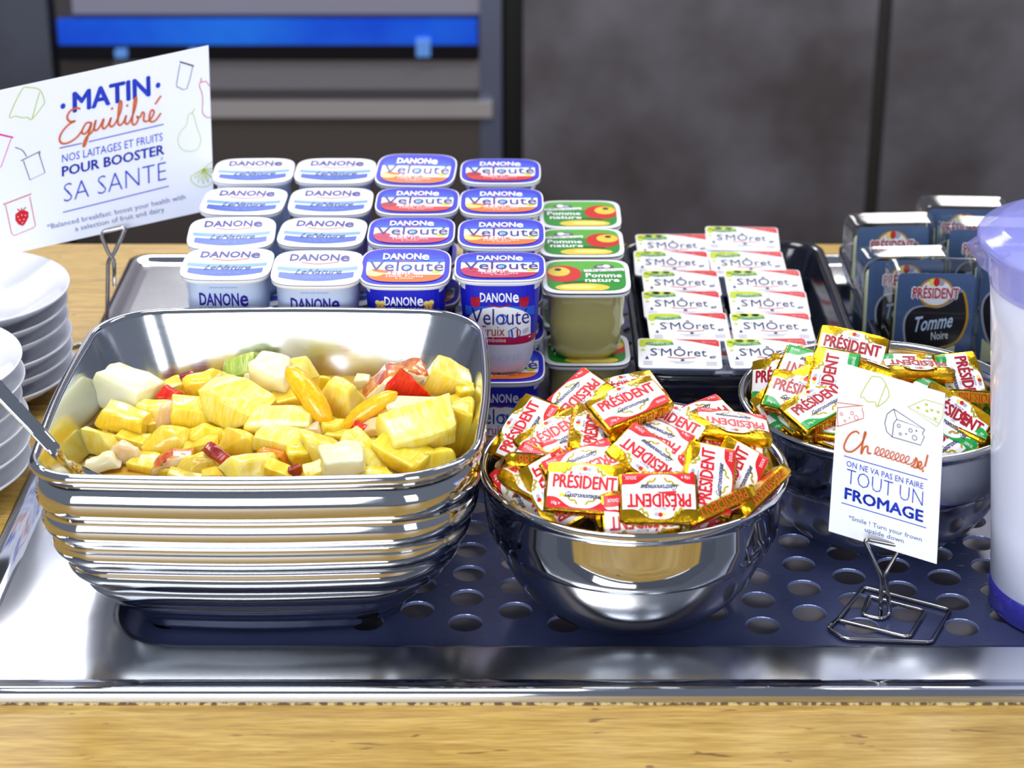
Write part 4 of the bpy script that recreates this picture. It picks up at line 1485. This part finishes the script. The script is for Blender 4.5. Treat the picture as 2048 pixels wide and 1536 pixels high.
# px, py, w px, h px, material, shape, image rotation, depth offset, skin, label place
FR = [
    (253, 784, 100, 86, 'g', 'box', -12, .002, 0, 'large, at the left rear by the dish wall'),
    (307, 815, 84, 56, 'P', 'wedge', -8, 0, 0, 'just right of the big melon cube'),
    (249, 838, 80, 52, 'p', 'box', -15, .003, 0, 'below the big melon cube'),
    (197, 876, 70, 68, 'P', 'wedge', 10, .001, 0, 'pointed, leftmost against the wall'),
    (199, 925, 76, 50, 'w', 'wedge', 10, -.001, 0, 'pale, in the front left corner'),
    (253, 903, 62, 50, 'k', 'wedge', -18, 0, 0, 'near the front left corner'),
    (267, 880, 64, 32, 'y', 'box', -6, -.003, 0, 'flat, half sunk at the left'),
    (336, 828, 48, 72, 'k', 'wedge', 6, .004, 0, 'upright and pointed, left of the middle'),
    (343, 876, 92, 60, 'y', 'wedge', -4, 0, 0, 'below the pointed pink apple wedge'),
    (345, 790, 50, 38, 'r', 'wedge', -14, .004, 0, 'small, left rear behind the pineapple'),
    (330, 778, 64, 22, 'y', 'box', 4, .0, 0, 'thin, left rear behind the small red piece'),
    (388, 826, 80, 56, 'p', 'box', -14, .002, 0, 'left of the big central pineapple'),
    (404, 774, 90, 86, 'p', 'wedge', 25, .004, 0, 'tall, left rear of the centre'),
    (470, 808, 120, 92, 'P', 'fan', -12, .009, 0, 'largest, heaped at the centre left'),
    (520, 805, 66, 56, 'p', 'wedge', -25, .004, 0, 'tucked to the right of the largest chunk'),
    (376, 760, 26, 26, 'd', 'box', 20, .002, 0, 'poking out at the left rear'),
    (487, 738, 56, 42, 'n', 'box', 30, .006, 0, 'at the rear centre'),
    (519, 716, 38, 22, 'n', 'box', -20, .006, 0, 'small pure green, rearmost'),
    (498, 760, 42, 36, 'w', 'wedge', 0, .003, 0, 'small, behind the largest pineapple chunk'),
    (543, 750, 74, 76, 'w', 'box', -4, .010, 0, 'large block at the rear centre'),
    (599, 738, 62, 66, 'P', 'wedge', 4, .009, 0, 'rear centre beside the white apple block'),
    (617, 795, 138, 50, 'o', 'seg', -50, .015, 0, 'steep, sloping down to the right at the centre'),
    (650, 772, 36, 52, 'p', 'wedge', 8, .002, 0, 'narrow, between the orange and the tall chunk'),
    (690, 790, 86, 94, 'P', 'wedge', -4, .007, 0, 'tall, right of the steep orange segment'),
    (740, 822, 118, 40, 'o', 'seg', 36, .010, 0, 'sloping up to the right'),
    (787, 756, 120, 70, 'w', 'slice', 30, .008, 's', 'large wedge with red skin at the right rear'),
    (840, 778, 116, 66, 'r', 'peel', -20, .017, 0, 'large pointed, at the right rear'),
    (896, 768, 84, 76, 'P', 'box', -30, .004, 0, 'at the rear right corner'),
    (824, 810, 80, 28, 'w', 'box', -2, .015, 0, 'flat slab under the large red piece'),
    (763, 850, 78, 46, 'k', 'slice', 12, .006, 0, 'right of centre under the sloping orange'),
    (838, 857, 134, 76, 'P', 'box', -2, .013, 0, 'big block at the right'),
    (915, 855, 50, 100, 'p', 'box', -6, .003, 0, 'upright against the right wall'),
    (554, 844, 118, 50, 'P', 'box', 4, .005, 0, 'long, lying in the centre'),
    (568, 882, 108, 46, 'P', 'box', 4, .003, 0, 'long, in front of the other long central one'),
    (420, 868, 66, 48, 'p', 'wedge', -20, .001, 0, 'deep yellow, left of the centre front'),
    (478, 880, 74, 66, 'y', 'wedge', -10, .003, 0, 'rounded, front centre left'),
    (402, 894, 66, 34, 'y', 'box', 20, -.001, 0, 'small, half sunk front left of centre'),
    (345, 920, 78, 42, 'k', 'slice', 22, .000, 's', 'with red edge at the front left'),
    (402, 924, 96, 50, 'y', 'wedge', 6, .001, 0, 'flat, front left of centre'),
    (433, 910, 54, 20, 'd', 'box', -25, .008, 0, 'lying on the golden chunk at the front'),
    (505, 930, 100, 56, 'P', 'wedge', -8, .003, 0, 'at the front rim left of centre'),
    (548, 912, 62, 34, 'q', 'wedge', -10, .001, 0, 'at the front centre'),
    (560, 944, 56, 28, 'p', 'box', -14, .001, 0, 'small, at the front rim centre'),
    (648, 890, 84, 92, 'P', 'tri', 20, .005, 0, 'tall, front right of centre'),
    (683, 922, 68, 60, 'g', 'box', -2, .009, 0, 'at the front right of centre'),
    (738, 902, 124, 74, 'P', 'tri', -28, .007, 0, 'long pale slab sloping down to the right at the front'),
    (806, 912, 92, 60, 'p', 'box', -12, .003, 0, 'front right beside the pale slab'),
    (874, 916, 86, 60, 'p', 'wedge', -8, .002, 0, 'in the front right corner'),
    (602, 910, 34, 42, 'p', 'box', 10, .001, 0, 'small deep yellow, between the peach and the tall chunk'),
    (594, 940, 24, 26, 'd', 'box', 30, .003, 0, 'tiny, at the front rim'),
    (638, 940, 58, 30, 'p', 'box', 0, .002, 0, 'small, at the front rim below the tall chunk'),
    (446, 948, 80, 22, 'y', 'box', 0, -.001, 0, 'thin, at the front rim left'),
    (622, 866, 34, 36, 'k', 'box', 10, .001, 0, 'small, at the lower end of the steep orange'),
    (726, 762, 28, 24, 'w', 'box', 20, .001, 0, 'tiny, at the rear left of the skinned wedge'),
    (930, 800, 36, 60, 'p', 'box', -5, .000, 0, 'narrow, by the right wall at the rear'),
    (716, 855, 24, 20, 'r', 'box', -30, .006, 0, 'tiny, under the sloping orange'),
    (312, 934, 84, 44, 'y', 'box', 0, -.006, 0, 'sunk in the syrup at the front left'),
    (664, 852, 50, 38, 'p', 'wedge', 0, .002, 0, 'small, below the steep orange segment'),
    (730, 948, 90, 26, 'p', 'box', 0, .000, 0, 'thin, at the front rim right of centre'),
    (374, 952, 70, 20, 'y', 'box', 0, -.003, 0, 'thin and sunk, at the front rim left'),
    (580, 800, 60, 50, 'y', 'box', 0, -.004, 0, 'buried beside the largest chunk'),
    (880, 820, 70, 50, 'y', 'box', 0, -.002, 0, 'buried behind the big right block'),
    (450, 850, 70, 50, 'y', 'box', 0, -.006, 0, 'buried at the centre left'),
    (320, 850, 60, 50, 'y', 'box', 0, -.008, 0, 'buried at the left'),
    (520, 880, 60, 40, 'y', 'box', 0, -.006, 0, 'buried at the centre'),
    (700, 870, 70, 50, 'y', 'box', 0, -.004, 0, 'buried right of the centre'),
    (770, 890, 80, 50, 'y', 'box', 0, -.004, 0, 'buried at the right front'),
    (250, 860, 60, 40, 'y', 'box', 0, -.008, 0, 'buried at the far left'),
]
for i, (px, py, w, h, mk, sh, ang, dz, sk, lb) in enumerate(FR):
    p = at_surf(px, py, lambda x, y: ff(x, y) + dz)
    dep = (p - CAM).dot(FW)
    k = dep / FPX / 2
    sx = w * k * 1.13
    hz = h * k * 1.15
    sy = min(sx * .75, hz * 1.0)
    if sh == 'peel': sy = min(sx, hz) * .3
    if sh == 'seg': sy = hz * .9
    sz = max((hz - .40 * sy) / .91, hz * .45)
    if sh == 'seg': sz = hz * .85
    me = fruitmesh(sh, sx, sy, sz, FM[mk], FM[sk] if sk else None, 100 + i)
    nm, cat, ds = names[mk]
    yawj = R(((i * 37) % 53) - 26) if sh in ('box', 'wedge', 'fan') else R(((i * 37) % 21) - 10)
    M = Matrix.Translation(p) @ Matrix.Rotation(R(ang), 4, -FW) @ Matrix.Rotation(R(((i * 53) % 34) - 4) if sh in ('box', 'wedge', 'fan') else 0, 4, 'X') @ Matrix.Rotation(yawj, 4, 'Z')
    tag(obj(nm, me, None, M), ds + ', ' + lb, cat, 'fruit pieces in the square dish')


# ================================================================== CARDS AND WIRE HOLDERS
def card(name, corners, art, a0, a1, b0, b1, label, th=.0006):
    """corners TL TR BR BL in world; art in rectified pixel coordinates"""
    TL, TR, BR_, BL = corners
    n = (TR - TL).cross(BL - TL).normalized()
    if n.y > 0: n = -n

    def fn(x, y, l):
        u, v = (x - a0) / (a1 - a0), (y - b0) / (b1 - b0)
        p = TL.lerp(TR, u).lerp(BL.lerp(BR_, u), v)
        return p + n * (.00016 * l)
    m = MB()
    N = 12
    for side, q in ((0, 0), (1, th)):
        g = [fn(a0 + (a1 - a0) * i / N, b0 + (b1 - b0) * j / N, 0) - n * q for j in range(N + 1) for i in range(N + 1)]
        m.add(g, [((a := j * (N + 1) + i), a + 1, a + N + 2, a + N + 1) for j in range(N) for i in range(N)], CARD)
    fr = [fn(a0 + (a1 - a0) * u, b0 + (b1 - b0) * v, 0) for u, v in ((0, 0), (1, 0), (1, 1), (0, 1))]
    bk = [p - n * th for p in fr]
    m.add(fr + bk, [(0, 4, 5, 1), (1, 5, 6, 2), (2, 6, 7, 3), (3, 7, 4, 0)], CARD)
    art.emit(m, fn)
    return tag(obj(name, m), label, 'sign')


K = 3.2


def c1(x, y):
    return (x / K, 60 + y / K + .22 * x / K)


A = Art([(-15, 182), (421, 182), (421, 513), (-15, 513)])


def s1(pts, w, m, smooth=5, closed=False, l=2):
    A.stroke([c1(*p) for p in pts], w, m, l, smooth=smooth, closed=closed)


for w_, cx_, cy_, h_, bo in ((157, 218, 236, 41, .035),):
    A.text('MATIN', cx_, cy_, h_ - 3, CBLUE, 2, w=w_ - 3, fat=1.9, flip=-1)
for x, y in ((385, 487), (1000, 350)):
    q = c1(x, y)
    A.ell(q[0], q[1], 5, 5.5, CBLUE, 2)
SW = 3.8
for st in ([(492, 505), (470, 497), (430, 515), (408, 555), (425, 583), (458, 580), (420, 600), (378, 645), (358, 692), (375, 722), (420, 715), (470, 680), (500, 640)],
           [(560, 590), (530, 592), (505, 630), (500, 655), (520, 660), (545, 630), (562, 590), (545, 650), (525, 715), (512, 742), (508, 725), (530, 680), (570, 640), (590, 572)],
           [(590, 572), (577, 620), (587, 640), (612, 618), (640, 565), (630, 612), (642, 628), (668, 600), (687, 558), (676, 600), (690, 615), (715, 590), (748, 520), (757, 462), (745, 455), (735, 520), (730, 590), (745, 605), (767, 583), (786, 540)],
           [(786, 540), (776, 582), (790, 598), (812, 572), (842, 500), (855, 435), (842, 440), (830, 520), (822, 590), (842, 600), (862, 565), (852, 545)],
           [(852, 552), (875, 552), (890, 522), (902, 532), (897, 572), (915, 580), (945, 562), (967, 520), (950, 508), (935, 545), (942, 580), (975, 573), (1012, 525)],
           [(975, 470), (1015, 415)]):
    s1(st, SW, ORANGE, l=5)
for x, y in ((695, 500), (793, 480)):
    q = c1(x, y)
    A.ell(q[0], q[1], 2.6, 2.6, ORANGE, 5)
s1([(360, 753), (500, 722)], 2, CBLUE, 0)
s1([(545, 712), (1030, 598)], 2, CBLUE, 0)
s1([(375, 1168), (1053, 1000)], 2, CBLUE, 0)
A.text('NOS LAITAGES ET FRUITS', 218, 342, 15.5, CBLUE, 2, w=202, flip=-1)
A.text('POUR BOOSTER', 219, 368, 19, CBLUE, 2, w=204, fat=.8, flip=-1)
A.text('SA SANTÉ', 222, 412, 38, CBLUE, 2, w=205, bold=-.018, flip=-1)
A.text('*Balanced breakfast: boost your health with', 224, 473.5, 10, GREYT, 2, w=275, shear=-.2, flip=-1)
A.text('a selection of fruit and dairy', 229, 490, 10, GREYT, 2, w=178, shear=-.2, flip=-1)
DK = mat('ink_dark', (30, 40, 60), .4)
MAG = mat('ink_magenta', (220, 20, 140), .4)
s1([(52, 550), (130, 385), (165, 372), (240, 385), (268, 450), (262, 480), (190, 570), (165, 558), (130, 560), (90, 550)], 1.7, LIME, 3, True)
s1([(190, 570), (240, 400)], 1.7, LIME, 0)
s1([(1150, 215), (1122, 345), (1135, 360), (1190, 370), (1235, 225)], 1.2, DK, 2)
s1([(1148, 200), (1195, 212), (1242, 225)], 2.6, DK, 0)
s1([(1290, 298), (1285, 325)], 1.6, RED, 0)
s1([(1345, 352), (1320, 322), (1285, 328), (1275, 350), (1292, 400), (1293, 470), (1290, 520), (1320, 552), (1350, 548)], 1.4, RED, 4)
s1([(1195, 535), (1180, 600), (1130, 660), (1122, 720), (1150, 762), (1200, 772), (1250, 755), (1273, 690), (1250, 620), (1237, 560), (1222, 528)], 1.3, LIME, 4, True)
s1([(1218, 525), (1240, 495)], 1.8, LIME, 0)
s1([(1200, 935), (1285, 885), (1360, 825)], 1.4, LIME, 0)
s1([(1200, 935), (1205, 970), (1250, 1003), (1310, 1000), (1350, 960), (1372, 930)], 1.4, LIME, 4)
for e_ in ((1222, 950), (1245, 978), (1280, 988), (1315, 978), (1340, 950), (1350, 915), (1352, 885)):
    s1([(1285, 888), ((1285 + e_[0]) / 2 + 8, (888 + e_[1]) / 2 + 4), e_, ((1285 + e_[0]) / 2 - 8, (888 + e_[1]) / 2 - 4)], 1.1, LIME, 3, True)
s1([(-45, 655), (75, 685)], 3, MAG, 0)
s1([(62, 690), (0, 870), (-40, 880)], 1.3, MAG, 0)
s1([(85, 747), (130, 765), (155, 805)], 1.4, DK, 3)
s1([(120, 832), (240, 772), (238, 790)], 1.6, DK, 0)
s1([(135, 830), (175, 955), (268, 910), (230, 780)], 1.4, DK, 0)
s1([(10, 1112), (182, 1045)], 2, RED, 0)
s1([(25, 1115), (60, 1300), (75, 1315), (195, 1265), (205, 1250), (172, 1062)], 1.3, RED, 0)
q = c1(122, 1200)
A.poly([(q[0] + x, q[1] + y) for x, y in ((-12, -10), (-6, -14), (6, -14), (13, -9), (13, 2), (6, 14), (2, 17), (-6, 12), (-12, 2))], RED, 2)
for x, y in ((-7, -4), (0, -6), (7, -4), (-4, 3), (4, 4), (1, 10)):
    A.ell(q[0] + x, q[1] + y, 1, 1.2, CARD, 3, n=6)
for x in (-8, 0, 8):
    A.stroke([(q[0], q[1] - 12), (q[0] + x, q[1] - 20)], 2.2, RED, 2)
MY = 1.523
cs = [at_y(-15, 184, MY - .055), at_y(417, 91, MY + .050), at_y(428, 418, MY + .050), at_y(-13, 516, MY - .055)]
card('breakfast_card', cs, A, -15, 421, 182, 513, 'large white landscape card reading MATIN Équilibré, standing at the left rear')

K2 = 2.56


def c2(x, y):
    X, Y = 1640 + x / K2, 700 + y / K2
    return (X + .068 * (Y - 725), Y - .30 * (X - 1680))


A2 = Art([(1680, 725), (1897, 725), (1897, 1070), (1680, 1070)])


def s2(pts, w, m, smooth=5, closed=False, l=2):
    A2.stroke([c2(*p) for p in pts], w, m, l, smooth=smooth, closed=closed)


def t2(t, x0, x1, cy_, h, m, **kw):
    a, b = c2(x0, cy_), c2(x1, cy_)
    c = c2((x0 + x1) / 2, cy_)
    A2.text(t, c[0], c[1], h, m, 2, w=(x1 - x0) / K2, flip=-1, **kw)


s2([(207, 422), (188, 410), (155, 428), (128, 480), (135, 508), (170, 512), (215, 475), (240, 425), (236, 415), (228, 450), (215, 525), (232, 492), (250, 488), (250, 520), (268, 522)], 3.4, ORANGE, l=4)
tro = []
for i in range(0, 7 * 12 + 5):
    t = 2 * pi * i / 12
    x = 285 + 25.5 * i / 12
    tro.append((x + 15.5 * sin(t) - 5 * cos(t), 506 + (x - 285) * .30 + 19 * cos(t)))
s2(tro, 2.1, ORANGE, smooth=2, l=4)
s2([(470, 590), (490, 575), (497, 545), (505, 570), (497, 595), (480, 590)], 3.2, ORANGE, l=4)
s2([(500, 595), (520, 585), (524, 568), (514, 566), (506, 590), (520, 602), (535, 590)], 3.2, ORANGE, l=4)
s2([(557, 530), (541, 590)], 3.6, ORANGE, 0, l=4)
q = c2(531, 611)
A2.ell(q[0], q[1], 2.3, 2.3, ORANGE, 4)
s2([(125, 535), (552, 657)], 1.6, CBLUE, 0)
s2([(112, 778), (542, 905)], 1.6, CBLUE, 0)
t2('ON NE VA PAS EN FAIRE', 135, 535, 632, 11.5, CBLUE)
t2('TOUT UN', 135, 532, 696, 31, CBLUE, bold=-.02)
t2('FROMAGE', 127, 530, 787, 22.5, CBLUE, fat=1.1)
t2('*Smile ! Turn your frown', 145, 522, 910, 9, GREYT)
t2('upside down', 230, 430, 946, 9, GREYT)
s2([(212, 232), (265, 145), (290, 138), (330, 152), (362, 235), (300, 288), (290, 265), (250, 262), (230, 240)], 1.6, LIME, 3, True)
s2([(300, 288), (345, 180)], 1.5, LIME, 0)
s2([(80, 262), (225, 282), (220, 302), (228, 320), (228, 345), (95, 385), (72, 375)], 1.4, ORANGE, 0)
s2([(78, 270), (92, 292), (90, 340), (95, 385)], 1.3, ORANGE, 2)
s2([(92, 290), (222, 280)], 1.3, ORANGE, 0)
s2([(385, 300), (350, 325), (338, 370), (347, 412), (375, 440), (520, 482), (540, 440), (530, 425), (542, 403)], 1.3, DK, 0)
s2([(385, 300), (542, 403), (400, 352), (385, 300)], 1.3, DK, 0)
s2([(400, 352), (385, 370), (375, 440)], 1.3, DK, 0)
s2([(458, 292), (475, 285), (545, 255), (640, 283), (634, 345), (605, 390)], 1.3, LIME, 0)
s2([(605, 390), (458, 292), (620, 375)], 1.3, LIME, 0)
for x, y, r, m in ((112, 322, 7, ORANGE), (168, 318, 8, ORANGE), (190, 342, 11, ORANGE), (130, 357, 5, ORANGE), (154, 342, 2, ORANGE), (410, 384, 8, DK), (470, 408, 9, DK), (490, 445, 12, DK), (417, 425, 6, DK), (447, 425, 3, DK), (500, 410, 3, DK)):
    q = c2(x, y)
    A2.ring(q[0], q[1], r / K2, 1.1, m, 2)
for x, y in ((510, 295), (553, 280), (580, 308), (612, 318), (555, 312), (596, 350)):
    q = c2(x, y)
    A2.ell(q[0], q[1], 3.4, 2.6, LIME, 2, n=10)
CY = 1.128
cs = [at_y(1680, 725, CY + .019), at_y(1890, 787, CY - .019), at_y(1873, 1128, CY - .019), at_y(1657, 1062, CY + .019)]
card('cheese_card', cs, A2, 1680, 1897, 725, 1070, 'small white portrait card reading Cheeeeeese!, in front of the rear bowl')


def holder(name, label, paths, r):
    m = MB()
    for P in paths:
        m.tube(P, r, WIRE, 10)
    return tag(obj(name, m), label, 'card holder', 'wire card holders')


Yf = CY - .0035
v = lambda x, y, yy=Yf: at_y(x, y, yy)
gz = lambda x, y: at_z(x, y, .0016)
loop = fillet([v(1762, 1152), v(1728, 1078), v(1803, 1092), v(1770, 1148)], .004, 5)
left = [v(1762, 1152), v(1762, 1190)]
b1 = gz(1761, 1231)
P1 = fillet([b1 + Vector((0, 0, .0)), v(1762, 1190), v(1762, 1152), v(1728, 1077), v(1803, 1092), v(1770, 1148), v(1776, 1190), gz(1780, 1228), gz(1764, 1238), gz(1724, 1230), gz(1738, 1192), gz(1752, 1196), gz(1850, 1222), gz(1818, 1275), gz(1675, 1240), gz(1727, 1174), gz(1901, 1220), gz(1862, 1285), gz(1690, 1278), gz(1655, 1256), gz(1678, 1236)], .0035, 5)
holder('card_holder', 'bent steel wire card holder with a squared spiral foot, gripping the cheese card', [P1], .00135)
Ym = MY - .004
v = lambda x, y, yy=Ym: at_y(x, y, yy)
gz = lambda x, y: at_z(x, y, .0140 if x > 190 else WZ + .0016)
P2 = fillet([v(229, 572), v(228, 520), v(216, 505), v(200, 464), v(252, 453), v(228, 508), v(216, 522), v(215, 600), gz(213, 688), gz(165, 688), gz(122, 700), gz(120, 735), gz(175, 730)], .004, 5)
holder('card_holder', 'bent steel wire card holder behind the plates, gripping the large breakfast card', [P2], .00165)
